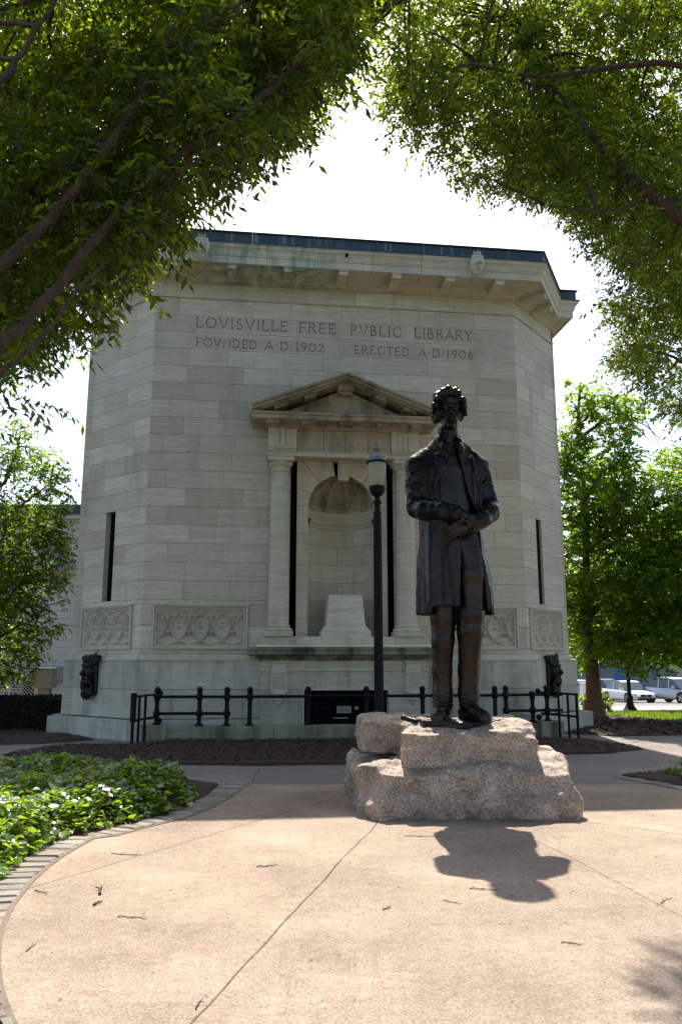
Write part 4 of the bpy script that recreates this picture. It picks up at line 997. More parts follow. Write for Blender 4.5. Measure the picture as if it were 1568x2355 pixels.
# empty stone pedestal standing in the niche
root = lib.location; cs, sn = math.cos(TH), math.sin(TH)
def L2W(u_, v_): return (root[0]+u_*cs+v_*sn, root[1]+u_*sn-v_*cs)
px_, py_ = L2W(.03, .10)
pd = empty('stone_pedestal', (px_, py_, 2.055), TH, label='empty tapering stone pedestal standing in the arched niche', cat='pedestal')
def fr_(b, x0, y0, x1, y1, z0, z1): return b.add([(-x0,-y0,z0),(x0,-y0,z0),(x0,y0,z0),(-x0,y0,z0),(-x1,-y1,z1),(x1,-y1,z1),(x1,y1,z1),(-x1,y1,z1)], [(0,3,2,1),(4,5,6,7),(0,1,5,4),(1,2,6,5),(2,3,7,6),(3,0,4,7)])
def lbuild(b, name, mat, parent, tone=.5, smooth=False): return b.build(name, mat, parent, smooth, tone, True)
lbuild(fr_(B(), .52, .32, .52, .32, 0, .12), 'pedestal_base', M_wall, pd, .9)
b = fr_(B(), .50, .31, .48, .29, .122, .15); fr_(b, .48, .29, .42, .25, .15, .23); lbuild(b, 'pedestal_moulding', M_wall, pd, .8)
b = fr_(B(), .415, .25, .355, .21, .232, .85); fr_(b, .355, .21, .325, .18, .85, .875); lbuild(b, 'pedestal_block', M_wall, pd, .95)

# ------------------------------------------------------------------ low wall and railing before the library
kw = empty('kerb_wall', (-.2, 15.3, 0), label='low mossy stone wall carrying the black railing before the library', cat='low wall')
def wallrun(pts, ztop, th, ends=True):
    for (a, b) in zip(pts[:-1], pts[1:]):
        a, b = Vector(a), Vector(b); L = (b-a).length; n = max(1, round(L/1.15)); d = (b-a)/L; nn = Vector((-d.y, d.x))
        for k in range(n):
            s0, s1 = L*k/n+(.004 if k else 0), L*(k+1)/n-(.004 if k < n-1 else 0); V = []
            for z, ins in ((-.05, 0), (ztop-.03, 0), (ztop-.012, .0), (ztop, .015)):
                for q, w_ in ((s0, ins), (s1, ins), (s1, th-ins), (s0, th-ins)): p = a+d*q+nn*w_; V.append((p.x, p.y, z))
            Fc = [(0, 3, 2, 1), (12, 13, 14, 15)]
            for j in range(3): Fc += [(4*j+i, 4*j+(i+1) % 4, 4*j+4+(i+1) % 4, 4*j+4+i) for i in range(4)]
            mesh('wall_stone', V, Fc, M_kerb, kw, tone=random.random(), fix=True)
def lw(u_, v_): q = L2W(u_, v_); return (q[0], q[1])
wallrun([lw(-2.62, 1.18), lw(3.12, 1.18)], .33, .30)
wallrun([lw(-3.52, .90), lw(-2.626, .98)], .33, .26); wallrun([lw(3.126, .98), lw(3.94, .86)], .33, .26)
wallrun([lw(-3.98, 1.06), lw(-3.525, 1.02)], .35, .42); wallrun([lw(3.95, 1.02), lw(4.42, 1.0)], .35, .42)
rail = empty('iron_railing', (*lw(0, 1.05), .33), label='black iron railing with ball topped posts on the low wall before the library', cat='railing')
def post(u_, v_, z0, z1, collars=(), r=.043):
    p = lw(u_, v_); b = B().lathe([(r*2.0, z0), (r*2.0, z0+.02), (r*1.15, z0+.035), (r, z0+.06), (r, z1-.16), (r*1.3, z1-.15), (r*1.3, z1-.10), (r*.7, z1-.085)], (p[0], p[1], 0), 10)
    for c in collars: b.lathe([(r, c-.07), (r*1.7, c-.025), (r*1.7, c+.025), (r, c+.07)], (p[0], p[1], 0), 10)
    o = b.build('post', M_iron, rail, True); B().ball((p[0], p[1], z1-.045), .062, 10).build('ball_finial', M_iron, o, True); return o
def rbar(a, b, z, r=.029, name='rail'):
    p, q = lw(*a), lw(*b); z = z if hasattr(z, '__len__') else (z, z)
    return B().tube([(p[0], p[1], z[0]), (q[0], q[1], z[1])], r, 8).build(name, M_iron, rail, True)
ZT, ZM, TOP = .875, .56, 1.05
fr_u = [-2.38, -1.94, -.81, .35, 1.48, 2.97]
post(-3.72, .90, .35, TOP, (ZT, ZM)); post(-2.91, .92, .33, TOP, (ZT, ZM))
for u_ in fr_u: post(u_, 1.04, .33, TOP, (ZT, ZM) if u_ == -2.38 else (ZT,))
post(3.24, .92, .33, TOP, (ZT, ZM)); post(3.82, .86, .33, .93, (ZT, ZM)); post(4.13, .86, .35, TOP, (ZT, ZM))
for z in (ZT, ZM): rbar((-3.72, .90), (-2.91, .92), z); rbar((-2.91, .92), (-2.38, 1.04), z); rbar((3.24, .92), (3.82, .86), z); rbar((3.82, .86), (4.13, .86), z); rbar((4.13, .86), (4.46, .86), z)
for a, b in zip(fr_u[:-1], fr_u[1:]): rbar((a, 1.04), (b, 1.04), ZT)
rbar((2.97, 1.04), (3.24, .92), ZT)
# stair handrails at both ends
def stair_rail(x0, sgn, label):
    hr = empty('stair_handrail', (*lw(x0, 1.3), 0), label=label, cat='handrail', group='handrails flanking the railing')
    def T(pts, r, nm): return B().tube([(*lw(a, b), z) for a, b, z in pts], r, 8).build(nm, M_iron, hr, True)
    for v_, r in ((1.62, .030), (1.36, .026), (1.08, .026)): T([(x0+sgn*(1.62-v_)*.28, v_, 0), (x0+sgn*(1.62-v_)*.28, v_, .93)], r, 'post')
    for z in (.91, .48): T([(x0-sgn*.01, 1.66, z), (x0+sgn*.16, 1.05, z), (x0+sgn*.32, .55, z)], .022, 'rail')
    for z in (.93, .40): B().ball((*lw(x0+sgn*.36, .5), z), .06, 10).build('ball_end', M_iron, hr, True)
    if sgn > 0: T([(x0, 1.62, .45), (x0, 1.62, .98)], .055, 'post_sleeve')
    return hr
stair_rail(-4.07, 1, 'black stair handrail with ball ends left of the low wall, by the left mask')
stair_rail(4.44, -1, 'black stair handrail right of the low wall, by the right corner block')

# ------------------------------------------------------------------ lamp post
lp = empty('lamp_post', (.66, 14.0, 0), label='black lamp post with frosted acorn globe between the niche and the statue', cat='lamp post')
LX, LY = .66, 14.0
M_globe, t, p = nodes('frosted_acorn_glass'); p.inputs['Base Color'].default_value = (.62, .60, .53, 1); p.inputs['Roughness'].default_value = .3
tlg = t.nodes.new('ShaderNodeBsdfTranslucent'); tlg.inputs[0].default_value = (.80, .77, .68, 1); mxg = t.nodes.new('ShaderNodeMixShader'); mxg.inputs[0].default_value = .6
t.links.new(p.outputs[0], mxg.inputs[1]); t.links.new(tlg.outputs[0], mxg.inputs[2]); t.links.new(mxg.outputs[0], t.nodes['Material Output'].inputs[0])
bump(t, p, noise(t, pos(t), 25, 3), .3, .01)
M_cap = simple('grey_lamp_cap', (.20, .21, .21), .45, .2, .2, 12, .1)
pl_ = B().lathe([(.20, 0), (.20, .08), (.17, .12), (.16, .45), (.12, .55), (.09, .62), (.078, .70), (.066, 4.15), (.075, 4.17), (.075, 4.22), (.055, 4.25), (.055, 4.36), (.078, 4.38), (.078, 4.42), (.05, 4.45), (.05, 4.50), (.12, 4.56), (.145, 4.64), (.15, 4.70), (.05, 4.71)], (LX, LY, 0), 16).build('post', M_post, lp, True)
fl = B()
for k in range(12):
    a = k*math.pi/6; fl.tube([(LX+.076*math.cos(a), LY+.076*math.sin(a), .72), (LX+.065*math.cos(a), LY+.065*math.sin(a), 4.12)], .009, 4)
fl.build('fluting', M_post, pl_, True)
gl_ = B().lathe([(.085, 4.69), (.12, 4.78), (.155, 4.92), (.17, 5.05), (.165, 5.14), (.02, 5.16)], (LX, LY, 0), 20).build('globe', M_globe, lp, True)
cg = B()
for k in range(4):
    a = k*math.pi/2+.5; cg.tube([(LX+.155*math.cos(a), LY+.155*math.sin(a), 5.14), (LX+.165*math.cos(a), LY+.165*math.sin(a), 5.17)], .01, 5)
B().lathe([(.165, 5.13), (.195, 5.135), (.20, 5.165), (.15, 5.18)], (LX, LY, 0), 20).build('globe_ring', M_post, lp, True)
cp = B().lathe([(.175, 5.17), (.165, 5.23), (.12, 5.29), (.07, 5.33), (.05, 5.36), (.075, 5.385), (.08, 5.42), (.055, 5.45), (.035, 5.46), (.045, 5.50), (.035, 5.54), (.008, 5.56)], (LX, LY, 0), 18).build('lamp_cap', M_cap, lp, True)

# ------------------------------------------------------------------ boulders
def rock_noise(a1=.07, a2=.02, sd_=0):
    def f(x, y, z):
        r = (fbm(x*2.3+sd_, y*2.3, z*2.6, 3)-.5)*a1*2.6+(fbm(x*9+sd_, y*9, z*16, 3)-.5)*a2*2
        q = fbm(x*3.6+sd_, y*3.6+9, z*5, 3); st = (fbm(x*3+sd_, y*3, z*34, 3)-.5)*.05*np.clip((np.sin(x*2.1+sd_)+.9), 0, 1)*np.clip((z-.25)*3, 0, 1)
        return r+.07*(np.abs(q-.5)*2-.25)+st
    return f
lo_ = SDF((-.15, 8.0, -.12), (2.8, 10.7, .95), .017)
lo_.box((1.40, 9.42, .22), (1.00, 1.00, .28), .04, .05).box((.55, 9.62, .20), (.42, .90, .27), .07, .06, rz=.05)
lo_.box((1.95, 9.35, .34), (.47, .80, .24), .10, .10).ell((1.0, 9.1, .38), (.9, .7, .10), .08).box((1.40, 9.42, .10), (1.10, 1.07, .16), .12, .12)
def slope_cut(q, y0, z0, y1, z1, amp, sd_, k=.03):
    sl, g = q.reg(q.lo, q.lo+q.h*q.n); ny, nz = -(z1-z0), (y1-y0); L_ = math.hypot(ny, nz); wv = (fbm(g[0]*2.6+sd_, g[1]*2.6, g[2]*0, 3)-.5)*amp
    d = ((g[1]-y0)*ny+(g[2]-z0)*nz)/L_+wv; q.D = np.maximum(q.D, d.astype(np.float32))
slope_cut(lo_, 8.38, .44, 8.64, .51, .13, 2.)
lo_.rough(rock_noise(.07, .022, 3), .11)
b1_ = lo_.build('lower_boulder', M_rock); tag(b1_, 'broad pinkish granite boulder on the plaza, lower of the two under the statue', 'boulder')
up_ = SDF((-.1, 8.4, .28), (2.5, 10.5, 1.08), .0145)
up_.box((1.38, 9.24, .66), (.71, .62, .235), .06, .05).box((.72, 9.68, .73), (.50, .52, .175), .05, .06).box((1.72, 9.30, .62), (.38, .60, .25), .09, .08)
up_.ell((1.15, 8.80, .52), (.45, .22, .12), .08)
slope_cut(up_, 8.66, .81, 9.02, .90, .12, 9.)
up_.rough(rock_noise(.05, .022, 11), .10)
b2_ = up_.build('upper_boulder', M_rock); tag(b2_, 'smaller pinkish granite boulder bearing the statue, resting on the broad one', 'boulder')

# ------------------------------------------------------------------ the bronze statue
SX, SY, SZ = 1.33, 9.10, .93
st_ = empty('bronze_statue', (SX, SY, SZ-.03), label='dark bronze statue of a standing man in a long open coat, hands crossed in front', cat='statue')
# figure: vest, trousers, hands, neck, shoes (one body)
fg = SDF((-.68, -.66, -.02), (.68, .52, 3.42), .0125)     # local: z 0 = boulder top, x right, -y to the camera
Z = lambda z: z-SZ
def prof(z, tab): zs = [q[0] for q in tab]; return [np.interp(z, zs, [q[i] for q in tab]).astype(np.float32) for i in range(1, len(tab[0]))]
TOR = [(2.85, -.03, .02, .32, .23), (3.0, -.03, .02, .335, .235), (3.2, -.03, .02, .335, .245), (3.5, -.03, .02, .35, .25), (3.8, -.04, .03, .385, .25), (3.93, -.05, .04, .385, .225), (4.02, -.05, .05, .33, .19), (4.10, -.05, .05, .22, .15), (4.17, -.05, .05, .13, .115)]
sl, g = fg.reg((-.6, -.4, Z(2.8)), (.6, .45, Z(4.22)))
cx, cy, rx, ry = prof(g[2]+SZ, TOR); rho = np.sqrt(((g[0]-cx)/(rx-.02))**2+((g[1]-cy)/(ry-.02))**2); d = (rho-1)*np.minimum(rx, ry)*.9
d = np.maximum(d, np.maximum(Z(2.9)-g[2], g[2]-Z(4.17))); fg.put(d, sl, .03)
# legs
def leg(x0, pts):
    for (z0, xa, ya, ra), (z1, xb, yb, rb) in zip(pts[:-1], pts[1:]): fg.cap((xa, ya, Z(z0)), (xb, yb, Z(z1)), ra, rb, .035)
leg(0, [(2.98, -.17, .0, .19), (2.55, -.165, -.01, .175), (2.06, -.158, -.02, .140), (1.80, -.165, -.02, .125), (1.47, -.175, .02, .112), (1.22, -.178, .03, .112), (1.10, -.178, .02, .118)])
leg(1, [(2.98, .12, .0, .19), (2.55, .15, -.05, .178), (2.10, .155, -.09, .148), (1.90, .14, -.09, .140), (1.47, .12, -.02, .122), (1.22, .11, .0, .118), (1.10, .11, -.01, .122)])
fg.ell((-.03, .03, Z(2.9)), (.33, .23, .22), .05)
# cuffs of the trousers, shoes
for (ax, ay, tx, ty) in ((-.178, .0, -.285, -.31), (.11, -.03, .255, -.33)):
    dx, dy = tx-ax, ty-ay; L_ = math.hypot(dx, dy); ux, uy = dx/L_, dy/L_
    fg.cap((ax-ux*.10, ay-uy*.10, .075), (ax+ux*.12, ay+uy*.12, .080), .075, .085, .03)
    fg.cap((ax+ux*.10, ay+uy*.10, .085), (tx-ux*.07, ty-uy*.07, .065), .088, .075, .03).ell((tx-ux*.06, ty-uy*.06, .055), (.088, .085, .052), .02)
    fg.cap((ax-ux*.13, ay-uy*.13, .02), (tx-ux*.05, ty-uy*.05, .02), .055, .082, .01)
    for k in range(3): fg.cap((ax+ux*(.10+.05*k)-uy*.05, ay+uy*(.10+.05*k)+ux*.05, .145-.018*k), (ax+ux*(.10+.05*k)+uy*.05, ay+uy*(.10+.05*k)-ux*.05, .145-.018*k), .009, .009, .006)
# neck
fg.cap((-.03, .03, Z(4.44)), (-.05, .05, Z(4.08)), .116, .134, .03).cap((-.06, -.02, Z(4.36)), (-.045, -.03, Z(4.15)), .03, .025, .03)
for x in (-.10, .0): fg.cap((x, .0, Z(4.38)), (-.05+x*.2, -.06, Z(4.14)), .022, .016, .02)
fg.cap((-.10, -.085, Z(4.12)), (-.05, -.105, Z(4.07)), .018, .02, .015).cap((.0, -.085, Z(4.12)), (-.05, -.105, Z(4.07)), .018, .02, .015)
# vest buttons, lapel roll
for k in range(6): fg.ell((-.005+.022*k, -.205-.006*k, Z(3.93-.13*k)), (.010, .008, .010), .006)

def hand(wr, kn, palm_r, fingers, thumb):
    fg.cap(wr, kn, palm_r[0], palm_r[1], .02)
    for f in fingers: fg.path(f[0], f[1], .010)
    fg.path(thumb[0], thumb[1], .014)
# his left hand (lower), hanging across to the viewer's left, fingers spread a little
wl = (.10, -.375, Z(3.055)); kl = (-.03, -.405, Z(3.015))
fg.ell((.03, -.395, Z(3.035)), (.085, .036, .062), .015, ry=-.25).cap(wl, (.03, -.39, Z(3.03)), .055, .045, .02)
for i, (bz, mx, mz, tx, tz_) in enumerate(((3.065, -.13, 3.055, -.215, 3.015), (3.035, -.125, 3.015, -.205, 2.965), (3.005, -.105, 2.975, -.165, 2.925), (2.98, -.075, 2.945, -.115, 2.905))):
    fg.path([(.0, -.405, Z(bz)), (mx*.62, -.43, Z((bz+mz)/2+.004)), (mx, -.428, Z(mz)), (tx, -.40, Z(tz_))], [.0215, .0205, .018, .0145], .008)
fg.path([(.05, -.40, Z(3.075)), (-.005, -.435, Z(3.105)), (-.065, -.43, Z(3.10))], [.026, .021, .016], .012)
# his right hand (upper) closing over the left wrist
fg.ell((.055, -.415, Z(3.185)), (.075, .036, .058), .015, ry=.45).cap((-.02, -.39, Z(3.215)), (.04, -.41, Z(3.195)), .056, .045, .02)
for i, (bx, bz, mx, mz, tx, tz_) in enumerate(((.115, 3.19, .175, 3.155, .185, 3.085), (.10, 3.165, .155, 3.12, .16, 3.055), (.082, 3.145, .13, 3.095, .132, 3.035), (.062, 3.13, .10, 3.08, .105, 3.03))):
    fg.path([(bx-.03, -.425, Z(bz+.005)), ((bx+mx)/2, -.45, Z((bz+mz)/2+.008)), (mx, -.445, Z(mz)), (tx, -.41, Z(tz_))], [.0215, .0205, .018, .0145], .008)
fg.path([(.02, -.42, Z(3.15)), (-.01, -.445, Z(3.115)), (.02, -.45, Z(3.08))], [.025, .021, .016], .012)
def cloth(sd_, am=.012):
    def f(x, y, z):
        n1 = fbm(x*6+sd_, y*6, z*1.1, 3)-.5; n2 = fbm(x*16+sd_, y*16, z*5, 3)-.5; n3 = fbm(x*38, y*38+sd_, z*38, 2)-.5
        return (n1*am*2.6+n2*am*1.3+n3*am*.45)
    return f
fg.rough(cloth(5, .009), .06, (-.68, -.66, .12), (.68, .52, Z(2.86))); fg.rough(cloth(2, .006), .05, (-.68, -.36, Z(2.9)), (.68, .52, Z(4.05))); fg.rough(lambda x, y, z: (fbm(x*26, y*26, z*9, 3)-.5)*.035, .05, (-.3, -.3, Z(4.05)), (.3, .3, Z(4.5)))
def cuffs(x, y, z):  # puddled trouser hems
    return .010*np.sin(z*150+x*18)*np.clip((.30-z)/.12, 0, 1)*np.clip((z-.13)/.03, 0, 1)
fg.rough(cuffs, .05, (-.5, -.4, .1), (.5, .3, .34))
fg.build('figure', M_bronze, st_, off=(SX, SY, SZ))
# coat: shell over the body, open in front
ct = SDF((-.72, -.66, Z(2.0)), (.72, .56, Z(4.34)), .0125)
CT = [(2.08, .005, .06, .452, .345), (2.2, .003, .06, .447, .34), (2.56, -.005, .05, .425, .325), (2.8, -.03, .04, .39, .30), (3.0, -.03, .03, .375, .285), (3.2, -.03, .025, .37, .28), (3.5, -.035, .02, .385, .285), (3.8, -.05, .03, .42, .28), (3.93, -.06, .04, .43, .25), (4.02, -.055, .05, .375, .22), (4.10, -.05, .055, .285, .19), (4.18, -.05, .06, .195, .165), (4.25, -.045, .07, .160, .15)]
sl, g = ct.reg((-.66, -.6, Z(2.0)), (.66, .52, Z(4.3)))
zz_ = g[2]+SZ; cx, cy, rx, ry = prof(zz_, CT)
ang = np.arctan2(g[1]-cy, g[0]-cx); lowf = np.clip((3.1-zz_)/.7, 0, 1)
fold = 1+lowf*(.045*np.sin(ang*9+1.2*np.sin(zz_*1.8))+.03*np.sin(ang*17+zz_*2)+.025*np.sin(ang*5+2))+.012*np.sin(ang*11+zz_*3)
rho = np.sqrt(((g[0]-cx)/(rx*fold))**2+((g[1]-cy)/(ry*fold))**2); dd = (rho-1)*np.minimum(rx, ry)*.95
shell = np.abs(dd+.022)-.022
solid_up = dd
d = np.where(zz_ > 3.05, np.maximum(dd, -(dd+.06)), shell)
hem = np.interp(g[0], [-.45, -.31, -.29, .3, .32, .45], [2.10, 2.10, 2.185, 2.185, 2.12, 2.19]).astype(np.float32)
hem = np.where(g[1] > .1, 2.10, hem)
d = np.maximum(d, hem-zz_); d = np.maximum(d, zz_-4.25+.0*g[0])
xl = np.interp(zz_, [2.1, 2.8, 3.0, 3.3, 3.5, 3.9, 4.1, 4.3], [-.005, .03, .05, .04, .0, -.075, -.12, -.16]).astype(np.float32)
xr = np.interp(zz_, [2.1, 2.8, 3.0, 3.3, 3.5, 3.9, 4.1, 4.3], [.33, .29, .275, .23, .14, .05, .03, .06]).astype(np.float32)
gap = np.maximum(np.maximum(xl-g[0], g[0]-xr), g[1]+.02)       # negative inside the opening
d = np.maximum(d, -gap); ct.put(d.astype(np.float32), sl, .012)
# collar and lapels
ct.path([(-.17, .02, Z(4.18)), (-.155, -.07, Z(4.17)), (-.12, -.14, Z(4.08)), (-.10, -.195, Z(3.96)), (-.085, -.225, Z(3.84))], [.03, .034, .034, .022, .006], .035)
ct.path([(.08, .02, Z(4.17)), (.07, -.07, Z(4.15)), (.065, -.15, Z(4.05)), (.075, -.20, Z(3.94)), (.10, -.225, Z(3.80))], [.03, .034, .034, .022, .006], .035)
ct.path([(-.17, .03, Z(4.19)), (-.13, .15, Z(4.22)), (-.045, .20, Z(4.23)), (.05, .15, Z(4.21)), (.09, .03, Z(4.18))], [.03]*5, .03)
ct.path([(-.24, -.215, Z(3.95)), (-.19, -.235, Z(3.96)), (-.13, -.245, Z(3.98))], [.008, .012, .008], .02)
ct.path([(-.23, -.21, Z(3.93)), (-.19, -.238, Z(3.78)), (-.11, -.258, Z(3.58))], [.004, .006, .002], .03)
ct.path([(.20, -.20, Z(3.93)), (.22, -.235, Z(3.75)), (.27, -.25, Z(3.5)), (.28, -.25, Z(3.3))], [.008, .014, .012, .008], .025)
# shoulders and sleeves
ct.cap((-.30, .04, Z(3.94)), (-.42, .03, Z(3.86)), .12, .135, .05).cap((.24, .04, Z(3.93)), (.31, .03, Z(3.86)), .115, .125, .05)
ct.path([(-.42, .03, Z(3.86)), (-.43, .03, Z(3.62)), (-.425, -.01, Z(3.36))], [.135, .130, .118], .03)
ct.path([(-.425, -.01, Z(3.36)), (-.36, -.16, Z(3.31)), (-.18, -.33, Z(3.265)), (-.03, -.40, Z(3.215))], [.122, .112, .098, .092], .025)
ct.path([(.31, .03, Z(3.86)), (.365, .02, Z(3.62)), (.42, -.01, Z(3.38))], [.125, .120, .115], .03)
ct.path([(.42, -.01, Z(3.38)), (.40, -.13, Z(3.28)), (.28, -.29, Z(3.16)), (.14, -.37, Z(3.07))], [.118, .112, .098, .088], .025)
for c, r in (((-.005, -.408, Z(3.205)), .07), ((.115, -.378, Z(3.06)), .068)): ct.ell(c, (r, r, r), .01, cut=True)
# sleeve wrinkles
wr_ = random.Random(5)
for (p, q, r) in (((-.43, .03, 3.78), (-.425, -.01, 3.36), .128), ((.34, .02, 3.78), (.42, -.01, 3.38), .12), ((-.42, -.05, 3.35), (-.06, -.39, 3.22), .10), ((.41, -.08, 3.32), (.17, -.36, 3.09), .10)):
    p, q = Vector(p), Vector(q); ax = (q-p).normalized()
    for k in range(7):
        c = p.lerp(q, wr_.uniform(.05, .95)); s1 = ax.cross(Vector((0, -1, .2))).normalized(); s2 = Vector((0, -1, 0)); a0 = wr_.uniform(-1.0, .6); pts = []
        for t in (0, .35, .7, 1.05): pts.append(c+(s1*math.sin(a0+t)+s2*math.cos(a0+t))*(r-.004)+ax*(t-.5)*wr_.uniform(-.12, .12))
        ct.path([(v.x, v.y, Z(v.z)) for v in pts], [.006, .016, .016, .006], .022)
ct.rough(cloth(8, .013), .05)
ct.build('coat', M_coat, st_, off=(SX, SY, SZ))
# head
hd = SDF((-.34, -.34, Z(4.16)), (.28, .34, Z(4.95)), .0072)
hx, hy = -.02, .02
H_ = lambda x, y, z: (hx+x, hy+y, Z(z))
hd.ell(H_(0, .05, 4.63), (.148, .19, .175), .03).ell(H_(.005, -.055, 4.51), (.122, .135, .17), .03).cap(H_(.0, -.06, 4.40), H_(.0, -.10, 4.35), .085, .062, .03)
hd.ell(H_(0, -.085, 4.645), (.125, .095, .10), .03)
hd.cap(H_(-.085, -.155, 4.575), H_(-.02, -.18, 4.572), .022, .020, .015).cap(H_(.09, -.155, 4.575), H_(.025, -.18, 4.572), .022, .020, .015)
for x in (-1, 1):
    hd.ell(H_(x*.055, -.185, 4.53), (.038, .034, .027), .014, cut=True).ell(H_(x*.053, -.140, 4.532), (.024, .022, .018), .004)
    hd.cap(H_(x*.032, -.160, 4.546), H_(x*.078, -.148, 4.542), .006, .006, .005).cap(H_(x*.035, -.158, 4.516), H_(x*.078, -.146, 4.518), .006, .006, .006)
    hd.ell(H_(x*.090, -.115, 4.475), (.034, .036, .028), .02).ell(H_(x*.100, -.135, 4.415), (.018, .022, .034), .02, cut=True)
    hd.cap(H_(x*.035, -.175, 4.455), H_(x*.060, -.150, 4.385), .010, .012, .015)
    hd.ell(H_(x*.128, .01, 4.50), (.018, .035, .055), .012).cap(H_(x*.085, .0, 4.43), H_(x*.05, -.09, 4.345), .035, .030, .025)
hd.cap(H_(0, -.165, 4.565), H_(.004, -.225, 4.475), .017, .022, .012).ell(H_(.004, -.222, 4.468), (.024, .022, .018), .008)
for x in (-1, 1): hd.ell(H_(x*.024, -.200, 4.462), (.014, .018, .012), .006)
hd.cap(H_(-.040, -.168, 4.405), H_(.0, -.195, 4.412), .008, .012, .007).cap(H_(.044, -.168, 4.405), H_(.0, -.195, 4.412), .008, .012, .007)
hd.cap(H_(-.034, -.168, 4.383), H_(.036, -.168, 4.383), .011, .011, .008).ell(H_(0, -.185, 4.384), (.024, .014, .011), .008)

hd.ell(H_(.0, -.150, 4.335), (.042, .035, .034), .014).cap(H_(-.03, -.165, 4.36), H_(.03, -.165, 4.36), .004, .004, .008, cut=True)
hd.rough(lambda x, y, z: (fbm(x*22, y*22, z*22, 3)-.5)*.012, .03)
# hair: tousled locks
hr_ = random.Random(12)
hd.ell(H_(-.148, .05, 4.545), (.056, .12, .125), .03).ell(H_(.142, .05, 4.565), (.054, .12, .115), .03).ell(H_(0, .06, 4.69), (.175, .19, .145), .03)
for k in range(0):
    a = hr_.uniform(-math.pi, math.pi); el = hr_.uniform(-.35, 1.35)
    fx = abs(math.sin(a)) < 0; dirx, diry, dirz = math.cos(a)*math.cos(el), math.sin(a)*math.cos(el), math.sin(el)
    if diry < -.12 and el < 1.0: continue                                   # keep the face and brow clear
    p = Vector((dirx*.172, .07+diry*.19, 4.62+dirz*.175)); t = Vector((-diry, dirx, 0))*hr_.uniform(-1, 1)+Vector((dirx*.5, diry*.4-.2, -.8 if el < .8 else .1)); t.normalize()
    m = p+t*.045+Vector((dirx, diry, dirz))*.008; e = p+t*.105+Vector((dirx, diry, dirz))*hr_.uniform(-.012, .006)
    r = hr_.uniform(.017, .026); hd.path([H_(*p), H_(*m), H_(*e)], [r, r*.9, r*.35], .014)
for (x0, z0, x1, z1) in ((-.03, 4.75, -.14, 4.74), (.0, 4.755, .10, 4.745), (.03, 4.76, -.06, 4.80), (.07, 4.745, .15, 4.70), (-.08, 4.74, -.17, 4.68), (-.13, 4.68, -.195, 4.62), (.13, 4.67, .19, 4.60), (-.15, 4.60, -.205, 4.52), (.15, 4.58, .195, 4.50)):
    hd.path([H_(x0, -.115, z0), H_((x0+x1)/2, -.120, (z0+z1)/2+.025), H_(x1, -.04, z1)], [.030, .034, .016], .015)
hd.ell(H_(.03, .02, 4.80), (.09, .12, .055), .04).ell(H_(-.11, -.01, 4.74), (.075, .10, .06), .03).ell(H_(.13, .0, 4.70), (.06, .10, .07), .03)
def hair_waves(x, y, z):
    top = np.clip((z-Z(4.655))/.03, 0, 1)*np.clip((y-hy+.10)/.04+np.clip((z-Z(4.70))/.03, 0, 1), 0, 1); side_ = np.clip((np.abs(x-hx)-.128)/.014, 0, 1)
    m = np.maximum(np.maximum(top, side_), np.clip((y-hy-.05)/.04, 0, 1)); m = m*np.clip((z-Z(4.40))/.03, 0, 1)
    return m*((fbm(x*13+2, y*13, z*10, 2)-.5)*.052+np.abs(fbm(x*24, y*24+5, z*13, 2)-.5)*.03-.004)
hd.rough(hair_waves, .06)
hd.build('head', M_coat, st_, off=(SX, SY, SZ))
# bronze plinth: low irregular disc with raised rim
pl = SDF((-.72, -.48, -.12), (.62, .6, .10), .0125)
sl, g = pl.reg((-.72, -.48, -.12), (.62, .6, .10)); a_ = np.arctan2(g[1]-.05, g[0]+.02); rr_ = .47+.05*np.sin(a_*3+1)+.03*np.sin(a_*7)
pl.put(np.maximum((np.sqrt(((g[0]+.02)*.86)**2+((g[1]-.05)*1.15)**2)-rr_), np.abs(g[2]+.035)-.04).astype(np.float32), sl, .01)
pl.cap((-.62, .02, .02), (-.50, -.06, -.02), .035, .03, .02)
pl.rough(lambda x, y, z: (fbm(x*12, y*12, z*12, 3)-.5)*.03, .05)
pl.build('statue_base', M_bronze2, st_, off=(SX, SY, SZ+.0))

# ------------------------------------------------------------------ trees
def project(x, y, z):
    """where a world point falls in the picture (only used to shape crowns against their neighbours)"""
    f = y*math.cos(P)+(z-EYE)*math.sin(P); u_ = -y*math.sin(P)+(z-EYE)*math.cos(P); f = np.where(f < .2, .2, f)
    return CX+F*x/f, CY-F*u_/f
def at(px, py, Y):
    a, b = (px-CX)/F, -(py-CY)/F; d = (a, math.cos(P)-b*math.sin(P), math.sin(P)+b*math.cos(P)); t = Y/d[1]
    return Vector((d[0]*t, Y, d[2]*t+EYE))
def norm(v): return v/np.maximum(np.linalg.norm(v, axis=1, keepdims=True), 1e-9)
def leaves_geo(c, d, n_, L, W, fold=True):
    """pointed leaves: base c, direction d, normal n_, length L, width W"""
    s_ = norm(np.cross(d, n_)); n2 = np.cross(s_, d); L = L[:, None]; W = W[:, None]
    if fold:
        V = np.stack([c, c+d*L*.42+s_*W*.5, c+d*L-n2*L*.12, c+d*L*.42-s_*W*.5, c+d*L*.45-n2*W*.22], 1).reshape(-1, 3); k = np.arange(len(c))[:, None]*5
        Fc = np.stack([k+[[0, 1, 4]], k+[[1, 2, 4]], k+[[2, 3, 4]], k+[[3, 0, 4]]], 1).reshape(-1, 3); return V, Fc, 5
    V = np.stack([c, c+d*L*.45+s_*W*.5, c+d*L, c+d*L*.45-s_*W*.5], 1).reshape(-1, 3)
    return V, (np.arange(len(c))[:, None]*4+np.array([[0, 1, 2, 3]])), 4
